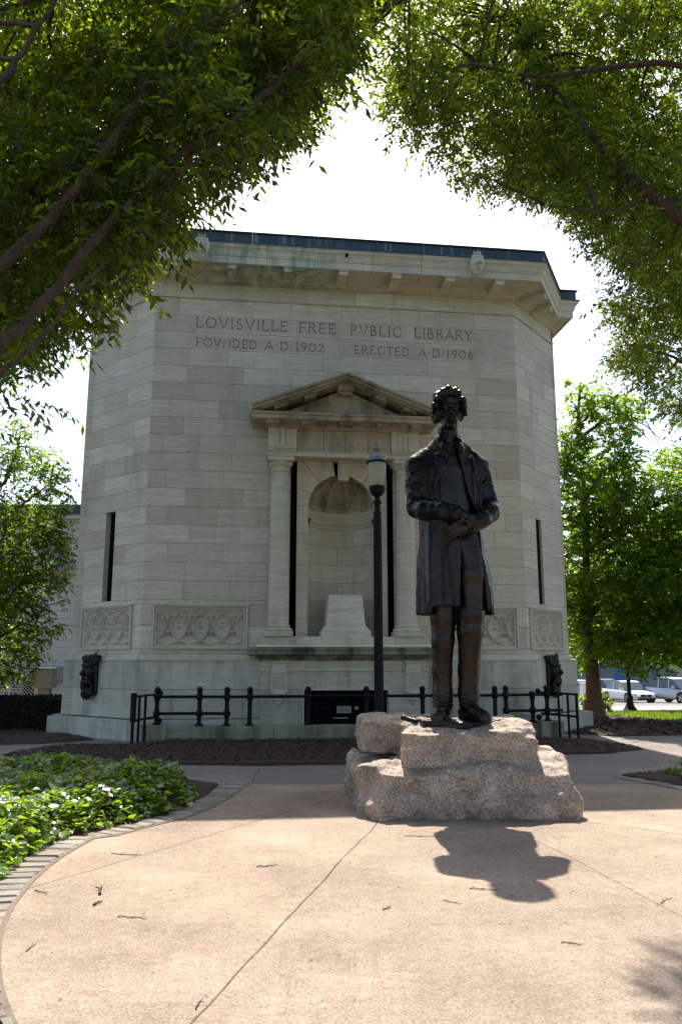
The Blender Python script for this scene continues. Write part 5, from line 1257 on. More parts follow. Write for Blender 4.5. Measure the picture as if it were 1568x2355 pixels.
def sprays(o, d, K, Ls, leafL, leafW, droop=.35):
    """leaflets set alternately along M twigs; returns per-leaf arrays and the twig index"""
    M = len(o); t = (np.arange(K)+1)/K; side = np.where(np.arange(K) % 2 == 0, 1., -1.)
    up = np.tile([0, 0, 1.], (M, 1)); sv = norm(np.cross(d, up)+rng.normal(0, .15, (M, 3)))
    tt = np.broadcast_to(t, (M, K)).reshape(-1, 1); dR = np.repeat(d, K, 0); oR = np.repeat(o, K, 0); sR = np.repeat(sv, K, 0)
    LsR = np.repeat(Ls, K)[:, None]; c = oR+dR*tt*LsR+np.array([[0, 0, -1]])*(tt**2)*LsR*droop
    ld = norm(dR*.55+sR*np.tile(side, M)[:, None]*.75+np.array([[0, 0, -.45]])+rng.normal(0, .28, (M*K, 3)))
    nn = norm(np.array([[0, 0, 1.]])+rng.normal(0, .45, (M*K, 3)))
    sc_ = .65+.6*rng.random(M*K); return c, ld, nn, leafL*sc_, leafW*sc_, np.repeat(np.arange(M), K)
SHC = 1/math.tan(SUN_EL)
def keeps_light(p, y0=3.4, y1=9.9, soft=.35):
    """a crown leaves the plaza sunny where the photo shows sun: drop twigs whose shade would land there"""
    gy = p[:, 1]-SHC*p[:, 2]; gx = p[:, 0]
    hw = .435*(gy+.1)+.12
    spot = (np.hypot(gx+1.75, (gy-4.2)*.8) < .42) | (np.hypot(gx-1.95, (gy-4.3)*.8) < .42)
    return spot | ~((gy > y0) & (gy < y1) & (gx < hw+soft) & (gx > -hw-soft-np.where(gy > 4.8, 1.1, 0)))
def crown(tree, name, mat, o, K, Ls, L, W, fold, nparts=0, droop=.35, outward=None):
    d = norm(rng.normal(0, 1, (len(o), 3))*np.array([[1, 1, .45]])+np.array([[0, 0, -.15]])) if outward is None else outward
    c, ld, nn, LL, WW, idx = sprays(o, d, K, Ls, L, W, droop)
    tone = np.clip(rng.beta(1.1, 2.2, len(o))[idx]+rng.normal(0, .15, len(idx)), 0, 1)
    if nparts:
        near_ = np.argsort(np.linalg.norm(o-np.array([[0, 0, EYE]]), axis=1)); pxx, pyy = project(o[:, 0], o[:, 1], o[:, 2])
        vis = [i for i in near_ if 0 < pxx[i] < 1568 and 0 < pyy[i] < 2355][:nparts*3:3]; vs_ = np.zeros(len(o), bool); vs_[vis] = True; own = vs_[idx]
        for i in vis:
            m = idx == i; V, Fc, k = leaves_geo(c[m], ld[m], nn[m], LL[m], WW[m], fold)
            a_ = o[i]; cm = c[m]; chain = np.concatenate([[a_], cm]); nV = len(V)
            sv_ = np.array([[0, 0, .004]]); V = np.concatenate([V, chain-sv_, chain+sv_]); mm = len(chain); Fl = [tuple(f) for f in Fc.astype(int)]+[(nV+q, nV+q+1, nV+mm+q+1, nV+mm+q) for q in range(mm-1)]
            mesh('leaf_spray', V, Fl, mat, tree, tone=np.concatenate([np.repeat(tone[m], k), np.full(2*mm, .1)]))
        keep = ~own; c, ld, nn, LL, WW, tone = c[keep], ld[keep], nn[keep], LL[keep], WW[keep], tone[keep]
    V, Fc, k = leaves_geo(c, ld, nn, LL, WW, fold)
    return tag(mesh(name, V, Fc, mat, tree, tone=np.repeat(tone, k)), kind='stuff')
def limb(tree, pts, r0, r1, mat, name='limb', n=7, wob=.04):
    P0 = [Vector(p) for p in pts]; out = []
    for i in range(len(P0)-1):
        for k in range(5):
            t = k/5; a = P0[max(0, i-1)]; b = P0[i]; c = P0[i+1]; d = P0[min(len(P0)-1, i+2)]
            out.append(.5*((2*b)+(c-a)*t+(2*a-5*b+4*c-d)*t*t+(3*b-a-3*c+d)*t**3)+Vector((random.uniform(-wob, wob),)*3)*.5)
    out.append(P0[-1]); m = len(out); rad = [r0+(r1-r0)*(i/(m-1))**.8*1.0 for i in range(m)]
    rad = [r*(1+random.uniform(-.06, .06)) for r in rad]
    return B().tube(out, rad, n).build(name, mat, tree, True), out
def twigs(tree, limbs, targets, mat, r=.014, maxd=2.2, name='branches'):
    """thin branches from the limbs out to points inside the crown, one part"""
    LP_ = np.array([tuple(p) for l in limbs for p in l]); bb = B()
    for tg in targets:
        dd = np.linalg.norm(LP_-np.array(tg), axis=1); i = int(np.argmin(dd))
        if dd[i] > maxd or dd[i] < .15: continue
        a = Vector(LP_[i]); e = Vector(tg); m = a.lerp(e, .5)+Vector((random.uniform(-.12, .12), random.uniform(-.12, .12), random.uniform(.0, .18)))*dd[i]
        m1 = a.lerp(m, .5)+Vector((0, 0, .03)); m2 = m.lerp(e, .5)+Vector((random.uniform(-.05, .05),)*3)
        bb.tube([a, m1, m, m2, e], [r*1.6, r*1.2, r, r*.7, r*.3], 5, False)
    return tag(bb.build(name, mat, tree, True), kind='stuff')
def fill(n, lo, hi, test, batch=60000):
    out = np.zeros((0, 3)); it = 0
    while len(out) < n and it < 60:
        q = np.array(lo)+(np.array(hi)-np.array(lo))*rng.random((batch, 3)); out = np.concatenate([out, q[test(q)]]); it += 1
    return out[:n]
wobx = lambda p, s=26: (fbm(p[:, 0]*2.2+5, p[:, 1]*2.2, p[:, 2]*2.2, 3)-.5)*s*5+(fbm(p[:, 0]*.7+1, p[:, 1]*.7, p[:, 2]*.7, 1)-.5)*110
# ---- the near tree at the left
tl = empty('overhanging_tree', (-4.9, 4.6, 0), label='large leafy tree overhanging from the left, its long dark limbs crossing the upper left', cat='tree')
limb(tl, [(-4.9, 4.6, -.05), (-4.85, 4.6, 1.0), (-4.8, 4.65, 2.2)], .34, .27, M_bark, 'trunk', 14, .02)
LL_ = []
for pts, r0, r1 in (
    ([(-4.8, 4.65, 2.1), at(-120, 720, 4.82), at(0, 608, 4.90), at(170, 440, 5.06), at(330, 215, 5.22), at(430, 120, 5.38), at(545, 10, 5.62), at(640, -120, 6.02)], .055, .015),
    ([(-4.8, 4.65, 2.2), at(-180, 960, 4.58), at(0, 790, 4.82), at(60, 740, 4.90), at(210, 560, 5.06), at(310, 455, 5.30), at(400, 368, 5.46), at(545, 268, 5.70), at(690, 145, 6.02), at(830, 50, 6.34), at(960, -30, 6.74)], .050, .014),
    ([at(310, 455, 5.30), at(345, 480, 5.30), at(385, 420, 5.22), at(425, 385, 5.14), at(520, 330, 5.06)], .022, .008),
    ([at(-180, 960, 4.58), at(-20, 870, 4.42), at(70, 800, 4.42), at(160, 690, 4.50), at(230, 610, 4.58)], .024, .008),
    ([(-4.8, 4.65, 2.1), at(-200, 400, 4.58), at(0, 190, 4.74), at(90, 60, 4.90), at(180, -120, 5.06)], .040, .012),
    ([at(330, 215, 5.22), at(370, 120, 5.06), at(420, 0, 4.98), at(430, -120, 5.06)], .020, .008)):
    LL_.append(limb(tl, pts, r0, r1, M_bark)[1])
YL = 4.9
PL = [(-900,-1100),(1150,-1100),(985,-60),(905,0),(850,70),(838,185),(795,205),(745,265),(700,315),(625,330),(580,395),(505,438),(430,482),(380,550),(335,584),(325,655),(268,650),(236,735),(168,790),(85,830),(0,850),(-900,1100)]
def inL(p):
    px, py = project(p[:, 0], p[:, 1], p[:, 2]); w_ = wobx(p); r = inside(PL, px+w_+24, py+w_*.7+14)
    r &= (np.hypot(p[:, 0]+3.2, p[:, 1]-5.2) < 6.5) & (p[:, 2] > 1.9) & (p[:, 2] < 9.5) & keeps_light(p) & (p[:, 1] > 4.75+.8*fbm(p[:, 0]*1.4, p[:, 2]*1.4, p[:, 0]*0, 2))
    off = (px < -60) | (py < -60); r &= ~(off & (rng.random(len(p)) > .25))
    g_ = fbm(p[:, 0]*1.5+3, p[:, 1]*1.5, p[:, 2]*2.6, 3); return r & (g_ > .49)
oL = fill(15500, (-6.5, 4.4, 1.8), (1.6, 9.6, 9.5), inL)
crown(tl, 'crown', M_leafL, oL, 9, .22+.14*rng.random(len(oL)), .100, .036, True, 110)
# hanging spray low at the left edge
oS = np.array([at(q, r_, 4.7) for q, r_ in ((-10, 880), (20, 893), (52, 905), (84, 918), (112, 928), (0, 930), (30, 945), (-20, 905), (-15, 985), (60, 935))])
dS = norm(np.tile([[.9, -.1, -.28]], (len(oS), 1))+rng.normal(0, .2, (len(oS), 3)))
crown(tl, 'low_spray', M_leafL, oS, 9, np.full(len(oS), .22), .085, .022, True, 0, outward=dS)
twigs(tl, LL_, oL[rng.choice(len(oL), 330, replace=False)], M_bark)
# ---- the near tree at the right
tr = empty('overhanging_tree', (6.9, 8.2, 0), label='large leafy tree overhanging from the right, its crown filling the upper right corner', cat='tree')
limb(tr, [(6.9, 8.2, -.05), (6.85, 8.2, 1.2), (6.7, 8.2, 2.8)], .36, .28, M_bark, 'trunk', 14, .02)
LR_ = []
for pts, r0, r1 in (
    ([(6.7, 8.2, 2.8), at(1750, 640, 7.22), at(1568, 505, 7.31), at(1490, 440, 7.31), at(1420, 370, 7.40), at(1350, 300, 7.57), at(1290, 215, 7.83), at(1235, 140, 8.08), at(1200, 60, 8.34)], .085, .016),
    ([(6.7, 8.2, 2.8), at(1800, 250, 7.05), at(1568, 150, 7.05), at(1400, 155, 7.14), at(1240, 175, 7.31), at(1100, 150, 7.57)], .05, .012),
    ([at(1290, 215, 7.83), at(1200, 185, 7.83), at(1090, 170, 7.91), at(1000, 150, 8.00), at(940, 155, 8.08)], .022, .007),
    ([at(1490, 440, 7.31), at(1430, 480, 7.22), at(1330, 480, 7.22), at(1250, 470, 7.31)], .016, .006),
    ([(6.7, 8.2, 2.8), at(1760, 900, 7.40), at(1640, 860, 7.57), at(1568, 830, 7.74), at(1490, 800, 7.83)], .05, .010),
    ([at(1800, 250, 7.05), at(1600, 0, 7.05), at(1500, -120, 7.14)], .05, .02)):
    LR_.append(limb(tr, pts, r0, r1, M_bark)[1])
PR = [(800,-1100),(2500,-1100),(2500,1300),(1700,1050),(1568,1000),(1510,975),(1478,930),(1440,905),(1425,850),(1462,810),(1412,775),(1422,725),(1480,700),(1470,682),(1420,640),(1362,612),(1330,570),(1312,520),(1258,490),(1200,465),(1138,460),(1070,440),(1000,438),(962,372),(905,300),(880,262),(852,195),(866,90),(910,20),(935,-60)]
def inR(p):
    px, py = project(p[:, 0], p[:, 1], p[:, 2]); w_ = wobx(p, 24); r = inside(PR, px+w_-20, py+w_*.7+16)
    r &= (np.hypot(p[:, 0]-4.4, p[:, 1]-8.6) < 6.3) & (p[:, 2] > 2.5) & (p[:, 2] < 12) & keeps_light(p)
    r &= p[:, 1] > 6.6+1.2*fbm(p[:, 0]*1.2, p[:, 2]*1.2, p[:, 0]*0, 2)
    off = (px > 1630) | (py < -60); r &= ~(off & (rng.random(len(p)) > .2))
    thin = (py > 650) & (rng.random(len(p)) > .9); r &= ~thin
    g_ = fbm(p[:, 0]*1.3+13, p[:, 1]*1.3, p[:, 2]*2.5, 3); return r & (g_ > .49)
oR = fill(21500, (.2, 5.0, 2.2), (9.5, 13.5, 11), inR)
crown(tr, 'crown', M_leafR, oR, 10, .16+.12*rng.random(len(oR)), .072, .030, False, 60)
twigs(tr, LR_, oR[rng.choice(len(oR), 420, replace=False)], M_bark)
print('near crowns', len(oL), len(oR))
# ---- mid-distance trees
def blob_tree(name, base, label, blobs, n, leafL, leafW, mat, bark, trunk_r, K=7, Ls=.3, dens=.42, limbs=8, group=None, px_mask=None, fr=1.1, twn=140):
    x, y = base; z0 = tz(y); t = empty(name, (x, y, z0), label=label, cat='tree', group=group)
    top = max(b[2]+b[5] for b in blobs)
    tp = [(x, y, z0-.1), (x+.03, y, z0+1.2), (x-.05, y+.05, z0+2.6), (x+.05, y, (z0+top)*.45), (x+.1, y, top*.66)]
    B().tube([(x, y, z0-.1), (x, y, z0+.12), (x+.01, y, z0+.5)], [trunk_r*1.55, trunk_r*1.25, trunk_r*1.02], 12, False).build('root_flare', bark, t, True)
    out = [limb(t, tp, trunk_r, trunk_r*.18, bark, 'trunk', 10, .03)[1]]
    for b in blobs[:limbs]:
        zz = max(z0+1.8, b[2]-b[5]*.9); zz = min(zz, top*.8); out.append(limb(t, [(x, y, zz), ((x+b[0])/2, (y+b[1])/2, (zz+b[2])/2+.1), (b[0], b[1], b[2]+.1)], trunk_r*.32, trunk_r*.08, bark, 'limb', 6, .05)[1])
    bl = np.array(blobs); lo = (bl[:, :3]-bl[:, 3:6]).min(0); hi = (bl[:, :3]+bl[:, 3:6]).max(0)
    def test(p):
        r = np.zeros(len(p), bool)
        for b in bl:
            q = np.sqrt((((p-b[:3])/b[3:6])**2).sum(1)); r |= q < 1+(fbm(p[:, 0]*1.6, p[:, 1]*1.6, p[:, 2]*1.6, 2)-.5)*.7
        r &= fbm(p[:, 0]*fr+base[0], p[:, 1]*fr, p[:, 2]*fr*1.3, 3) > dens
        if px_mask is not None: r &= px_mask(p)
        return r
    o = fill(n, lo-.3, hi+.3, test)
    crown(t, 'crown', mat, o, K, Ls*(.6+.8*rng.random(len(o))), leafL, leafW, False, 0, .2)
    twigs(t, out, o[rng.choice(len(o), twn, replace=False)], bark, .018, 3.0)
    return t
def bl(px, py, Y, rx, ry, rz): p = at(px, py, Y); return (p.x, p.y, p.z, rx, ry, rz)
blob_tree('plaza_tree', (6.85, 21.9), 'broad bright green tree with a stout brown trunk just right of the library',
    [bl(1400, 1080, 21.8, 1.1, 1.0, 1.1), bl(1330, 960, 21.6, .55, .6, .9), bl(1490, 1180, 21.5, 1.5, 1.6, 1.2), bl(1580, 1250, 21.5, 1.6, 1.8, 1.5), bl(1350, 1200, 21.5, 1.0, 1.3, 1.5), bl(1450, 1330, 21.3, 1.7, 1.8, 1.2), bl(1590, 1420, 21.2, 1.6, 1.8, 1.2), bl(1330, 1390, 21.8, .9, 1.0, 1.0), bl(1470, 1475, 20.9, 1.4, 1.5, .85), bl(1350, 1480, 21.8, .9, .9, .65), bl(1700, 1350, 21.5, 1.8, 2, 2.2), bl(1420, 960, 21.8, .7, .8, .7), bl(1335, 885, 21.7, .45, .45, .6), bl(1375, 930, 21.7, .7, .7, .6), bl(1560, 1080, 21.8, .9, 1, .8), bl(1380, 1030, 21.8, .9, .9, .8), bl(1310, 1080, 21.8, .7, .9, 1.3), bl(1310, 1300, 21.8, .8, .9, 1.2)],
    12500, .115, .075, M_leafM, M_bark2, .26, 8, .30, .38, 14, twn=260)
blob_tree('plaza_tree', (-8.35, 19.0), 'dense dark green holly like tree at the left edge beside the library',
    [bl(40, 1040, 19.0, .6, .8, .9), bl(115, 1120, 18.8, .55, .7, 1.0), bl(20, 1200, 19, 1.1, 1.2, 1.0), bl(100, 1240, 18.7, .70, .9, .9), bl(50, 1350, 18.8, 1.0, 1.0, .8), bl(85, 1430, 18.7, .60, .8, .55), bl(30, 1510, 18.8, .8, .9, .55), bl(-90, 1300, 19, 1.3, 1.5, 2.2), bl(-60, 1480, 19, 1.0, 1.3, 1.0)],
    6200, .095, .048, M_leafH, M_bark2, .16, 9, .24, .385, 9, twn=200)
for (x, y, lab, bls) in (
    (9.8, 31, 'lighter tree standing behind the stout trunked one, right of the library', [bl(1330, 1450, 31, 1.6, 1.6, 1.2), bl(1480, 1400, 32, 2.6, 2, 2.2), bl(1560, 1300, 31, 2.4, 2, 2.2), bl(1340, 1330, 31, 1.6, 1.6, 1.6), bl(1370, 1150, 31, 1.4, 1.6, 1.8)]),
    (17.5, 37, 'far tree at the right edge behind the parked cars tree row', [bl(1568, 1420, 37, 3, 2.5, 2), bl(1640, 1250, 37, 3.5, 3, 3), bl(1500, 1320, 37, 2, 2, 2)])):
    blob_tree('park_tree', (x, y), lab, bls, 2300, .24, .13, M_leafM, M_bark2, .22, 7, .5, .42, 5, twn=60)
# bush by the right corner of the building and seedling at the right edge
def shrub(name, c, r, n, label, mat, L=.07, W=.04):
    t = empty(name, (c[0], c[1], tz(c[1])), label=label, cat='shrub'); q = norm(rng.normal(0, 1, (n, 3))); q[:, 2] = np.abs(q[:, 2]); o = q*np.array([r])*(rng.random((n, 1))**.4)+np.array([[c[0], c[1], tz(c[1])]])
    bb = B()
    for k in range(7):
        a = k*.9; bb.tube([(c[0], c[1], tz(c[1])-.05), (c[0]+math.cos(a)*r[0]*.4, c[1]+math.sin(a)*r[1]*.4, tz(c[1])+r[2]*.7)], [.012, .005], 4)
    tag(bb.build('stems', M_bark2, t), kind='stuff')
    crown(t, 'foliage', mat, o, 6, np.full(n, .12), L, W, False); return t
shrub('shrub', (7.75, 24.6), (.55, .6, .85), 420, 'low green bush between the library corner and the stout tree trunk', M_leafH, .10, .05)
shrub('seedling_plant', (4.75, 11.1), (.28, .3, .30), 70, 'small dark leafy plant in the mulch bed at the right edge', M_ivy, .07, .045)
# ---- ivy
def ivy(poly, n, hfun, L0=.075):
    q = rand_in(poly, n); ed = edge_dist(poly, q[:, 0], q[:, 1]); hh = hfun(q[:, 0], q[:, 1])*np.clip(ed/.22, .15, 1)
    z = .03+hh*(.45+.65*rng.random(n)); c = np.c_[q, z]; a = rng.random(n)*6.28
    d = norm(np.c_[np.cos(a), np.sin(a), rng.normal(-.05, .35, n)]); nn = norm(np.c_[rng.normal(0, .42, (n, 2)), np.ones(n)])
    s_ = norm(np.cross(d, nn)); n2 = np.cross(s_, d); L = (L0*(.55+.8*rng.random(n)))[:, None]
    V = np.stack([c, c-d*L*.12+s_*L*.42, c+d*L*.30+s_*L*.56+n2*L*.10, c+d*L*.95-n2*L*.10, c+d*L*.30-s_*L*.56+n2*L*.10, c-d*L*.12-s_*L*.42, c+d*L*.35-n2*L*.06], 1).reshape(-1, 3)
    k = np.arange(n)[:, None]*7; Fc = np.stack([k+[[0, 1, 6]], k+[[1, 2, 6]], k+[[2, 3, 6]], k+[[3, 4, 6]], k+[[4, 5, 6]], k+[[5, 0, 6]]], 1).reshape(-1, 3)
    tone = np.clip(rng.beta(1.6, 2.6, n), 0, 1); return tag(mesh('ground_ivy', V, Fc, M_ivy, tone=np.repeat(tone, 7)), kind='stuff')
P_iv = [(-1.66, 8.95), (-1.80, 8.5), (-2.1, 8.08), (-2.34, 7.68)]+arc(5.69, 172, 200, 10)+[(-5.5, 4.5), (-9, 5), (-9, 11.2), (-5, 11.6), (-3.7, 11.85), (-2.75, 11.3), (-2.0, 10.5), (-1.72, 9.8)]
ivy(P_iv, 38000, lambda x, y: .06+.42*fbm(x*1.5, y*1.5, x*0, 3)**1.4, .070)
# fallen twigs on the plaza
tw_spots = [(230, 2060, 70, .9, .010, 'thick forked dark twig, largest of those lying on the left of the plaza'), (215, 2085, 35, .8, .008, 'short dark twig lying just below the thickest one on the plaza'),
 (255, 1965, 90, .0, .0035, 'long thin twig above the thickest dark twig, left part of the plaza'), (80, 2050, 60, -.5, .004, 'forked thin twig near the cobble border at the left'),
 (270, 2110, 90, .15, .003, 'faint curved twig just below the short dark one at the left'), (590, 1995, 60, -.1, .004, 'thin twig on the plaza left of the long central joint'),
 (880, 2095, 40, .5, .004, 'small crossed twig in the middle of the plaza, below the boulders'), (1080, 2045, 80, -.1, .0035, 'thin twig reaching the left side of the statue shadow head'),
 (930, 1925, 110, .05, .003, 'long hair thin twig just in front of the boulders'), (1020, 2072, 60, -.3, .003, 'wavy thin twig below left of the statue shadow'),
 (1290, 2170, 55, -.1, .003, 'short twig below the shadow of the statue head'), (450, 2325, 60, .5, .004, 'twig caught on the central joint at the bottom of the picture'),
 (1520, 2080, 70, .3, .003, 'faint twig near the right edge of the sunlit plaza'), (60, 2190, 60, .6, .003, 'curled thin twig low at the left beside the cobble border')]
def gpt(px, py):
    a, b = (px-CX)/F, -(py-CY)/F; d = (a, math.cos(P)-b*math.sin(P), math.sin(P)+b*math.cos(P)); t = -EYE/d[2]; return Vector((d[0]*t, d[1]*t, 0))
for i, (px, py, ln, sl_, r, lab) in enumerate(tw_spots):
    a = gpt(px, py); sc_ = (a.y+.3)/F; L_ = ln*sc_*.75; th = random.uniform(-.5, .5)+sl_*2; pts = []; x = a.copy()
    n = 7
    for k in range(n):
        pts.append((x.x, x.y, r*.9+.006*math.sin(k*1.3)**2)); th += random.uniform(-.35, .35); x = x+Vector((math.cos(th), math.sin(th), 0))*L_/(n-1)
    b = B().tube(pts, [r*(1-.5*k/(n-1)) for k in range(n)], 5)
    for k in (2, 4):
        p = Vector(pts[k]); an = th+random.choice((-1, 1))*random.uniform(.5, 1.1); b.tube([p, p+Vector((math.cos(an), math.sin(an), .1))*L_*random.uniform(.15, .3)], [r*.6, r*.3], 4)
    tag(b.build('fallen_twig', M_bark, smooth=True), lab, 'twig', 'fallen twigs on the plaza')
n = 800; q = rand_in([(-2, 4), (3.2, 4), (4.2, 9.5), (-1.2, 10.5), (-2.1, 6.5)], n); a = rng.random(n)*6.28; L = .003+.012*rng.random(n)**2
c = np.c_[q, np.full(n, .004)]; d = np.c_[np.cos(a), np.sin(a), 0*a]*L[:, None]; s_ = np.c_[-np.sin(a), np.cos(a), 0*a]*(L*.35)[:, None]; u = np.array([[0, 0, .003]])
V = np.stack([c-d, c+s_+u, c+d, c-s_+u], 1).reshape(-1, 3); tag(mesh('leaf_litter', V, np.arange(n)[:, None]*4+np.array([[0, 1, 2, 3]]), M_chip), kind='stuff')

# ------------------------------------------------------------------ behind at the left: neighbouring wing, hedge, fence, cabinet
M_far = simple('pale_far_stone', (.62, .57, .50), .9, 0, .12, 1.2, .15, 20); M_far2 = simple('grey_far_stone', (.30, .28, .27), .9, 0, .2, 2, .2, 20)
M_win = simple('far_window_glass', (.10, .14, .18), .12, 0, .2, 3, 0)
nb = empty('neighbour_building', (-16, 34, 0), label='pale two storey stone building behind the left tree, partly hidden by the library', cat='building')
B().box(-30, -8.6, 34, 46, -.1, 7.5).build('wall', M_far, nb)
B().box(-30.3, -8.4, 33.6, 46, 7.62, 7.80).build('cornice', M_far, nb); B().box(-30.1, -8.5, 33.85, 46, 7.5, 7.62).build('frieze', M_far, nb)
B().box(-30.4, -8.3, 33.5, 46, 7.80, 8.22).build('roof_edge', M_copper, nb, tone=.5)
B().box(-30.2, -8.5, 33.7, 34, 5.22, 5.36).build('sill_course', M_far, nb); B().box(-30.2, -8.5, 33.55, 34, 5.36, 5.60).build('sill_course', M_far2, nb)
B().box(-30.2, -8.5, 33.6, 34, .70, 1.30).build('base_course', M_far2, nb)
for i in range(5):
    x = -12.45-3.6*i; wn = B().box(x-.62, x+.62, 33.93, 34, 5.66, 7.12).build('window', M_far, nb); B().box(x-.5, x+.5, 33.90, 33.95, 5.74, 7.04).build('pane', M_win, wn); B().box(x-.5, x+.5, 33.87, 33.91, 6.36, 6.42).build('sash_bar', M_far2, wn)
    B().box(x+1.15, x+1.28, 33.88, 34, 1.3, 4.95).build('pilaster_edge', M_far, nb); B().box(x+1.5, x+2.1, 33.85, 34, 1.3, 5.22).build('pilaster', M_far, nb)
for k in range(12): B().box(-30, -8.6, 33.985, 34.0, 1.45+k*.31, 1.457+k*.31).build('joint_line', M_far2, nb)
B().box(-30, -13, 33.9, 34, -.1, .7).build('basement_shade', M_dark, nb)
for k in range(6): B().box(-16.4, -13.4, 33.82, 33.9, -.0+k*.11, .07+k*.11).build('louvre', M_far2, nb)
hg = empty('clipped_hedge', (-9, 18.6, 0), label='dark clipped hedge running left from the library base, behind the left mulch bed', cat='hedge')
B().box(-13.0, -6.05, 18.15, 18.9, -.02, .72).build('hedge_core', M_hedge, hg, tone=.2)
n = 9000; fc = rng.random(n); x = rng.uniform(-13.05, -6.0, n); top = fc > .62
o = np.c_[x, np.where(top, rng.uniform(18.08, 18.95, n), 18.12-.03*rng.random(n)), np.where(top, .72+.05*rng.random(n), rng.uniform(0, .76, n))]
V, Fc, k = leaves_geo(o, norm(rng.normal(0, 1, (n, 3))), norm(rng.normal(0, 1, (n, 3))), np.full(n, .06), np.full(n, .035), False); tag(mesh('hedge_leaves', V, Fc, M_hedge, hg, tone=np.repeat(rng.random(n), 4)), kind='stuff')
M_tan = simple('tan_cabinet_paint', (.38, .29, .22), .6, 0, .12, 4, .1, 20); M_galv = simple('galvanised_steel', (.42, .43, .44), .4, .5, .1, 5, 0); M_yel = simple('yellow_sign_paint', (.65, .45, .03), .5, 0, .1, 5, 0)
cb = empty('utility_cabinet', (-8.6, 23.0, 0), label='tan metal utility cabinet on a post above the dark hedge at the left', cat='cabinet')
B().box(-8.78, -8.22, 22.8, 23.2, .78, 1.32).build('cabinet_box', M_tan, cb); B().box(-8.80, -8.20, 22.78, 23.22, 1.32, 1.35).build('cabinet_lid', M_galv, cb); B().box(-8.62, -8.3, 22.85, 23.1, -.05, .78).build('cabinet_leg', M_tan, cb); B().box(-8.30, -8.26, 22.795, 22.8, .95, 1.1).build('latch', M_galv, cb)
cf = empty('chain_link_fence', (-11, 24.5, 0), label='galvanised chain link fence above the dark hedge at the far left', cat='fence')
for k in range(7): B().tube([(-15.6+k*1.1, 24.5, -.05), (-15.6+k*1.1, 24.5, 1.28)], .03, 6).build('fence_post', M_galv, cf)
B().tube([(-15.6, 24.5, 1.24), (-9.0, 24.5, 1.24)], .025, 6).build('top_rail', M_galv, cf)
wf = B()
for k in range(66):
    x = -15.6+k*.1; wf.tube([(x, 24.5, .1), (min(x+1.1, -9.0), 24.5, .1+min(1.1, -9.0-x))], .004, 3, False); wf.tube([(x, 24.49, 1.2), (min(x+1.1, -9.0), 24.49, 1.2-min(1.1, -9.0-x))], .004, 3, False)
tag(wf.build('fence_wire', M_galv, cf), kind='stuff')
sgn = empty('warning_sign', (-9.35, 24.44, 0), label='small yellow warning sign hung on the chain link fence at the left', cat='sign')
sp_ = B().box(-9.50, -9.22, 24.44, 24.455, .92, 1.14).build('sign_plate', M_yel, sgn)
B().box(-9.46, -9.26, 24.434, 24.439, 1.06, 1.09).build('sign_print', M_ink, sp_); B().box(-9.44, -9.28, 24.434, 24.439, .98, 1.00).build('sign_print', M_ink, sp_)

# ------------------------------------------------------------------ behind at the right: street lamp, bin, parked cars, far buildings
sl_ = empty('street_lamp', (11.9, 33.2, tz(33.2)), label='black street lamp on the far edge of the lawn before the parked white sedan', cat='street lamp')
z0 = tz(33.2)
B().lathe([(.30, 0), (.30, .10), (.26, .14), (.21, .22), (.15, .32), (.14, .56), (.17, .60), (.12, .66), (.085, .74), (.08, 3.6), (.10, 3.65), (.07, 3.72), (.11, 3.85), (.13, 3.92)], (11.9, 33.2, z0), 14).build('post', M_post, sl_, True)
B().lathe([(.11, 3.92), (.19, 4.2), (.20, 4.35), (.05, 4.40)], (11.9, 33.2, z0), 14).build('globe', M_globe, sl_, True); B().lathe([(.21, 4.36), (.13, 4.5), (.06, 4.56), (.02, 4.72)], (11.9, 33.2, z0), 12).build('lamp_cap', M_cap, sl_, True)
M_white = simple('white_car_paint', (.70, .70, .71), .25, 0, .04, 2, 0, 20, .6); M_silver = simple('silver_car_paint', (.42, .44, .47), .28, .3, .04, 2, 0); M_black = simple('black_car_paint', (.02, .02, .022), .25, 0, .1, 2, 0); M_bluec = simple('pale_blue_car_paint', (.25, .34, .42), .28, .2, .05, 2, 0)
M_tyre = simple('tyre_rubber', (.012, .012, .012), .85, 0, .3, 30, .1); M_rim = simple('alloy_rim', (.42, .43, .45), .3, .7, .1, 9, 0); M_carglass = simple('car_glass', (.03, .045, .055), .08, 0, .2, 2, 0, 20, .8); M_lampg = simple('headlight_lens', (.55, .57, .60), .15, 0, .1, 9, 0)
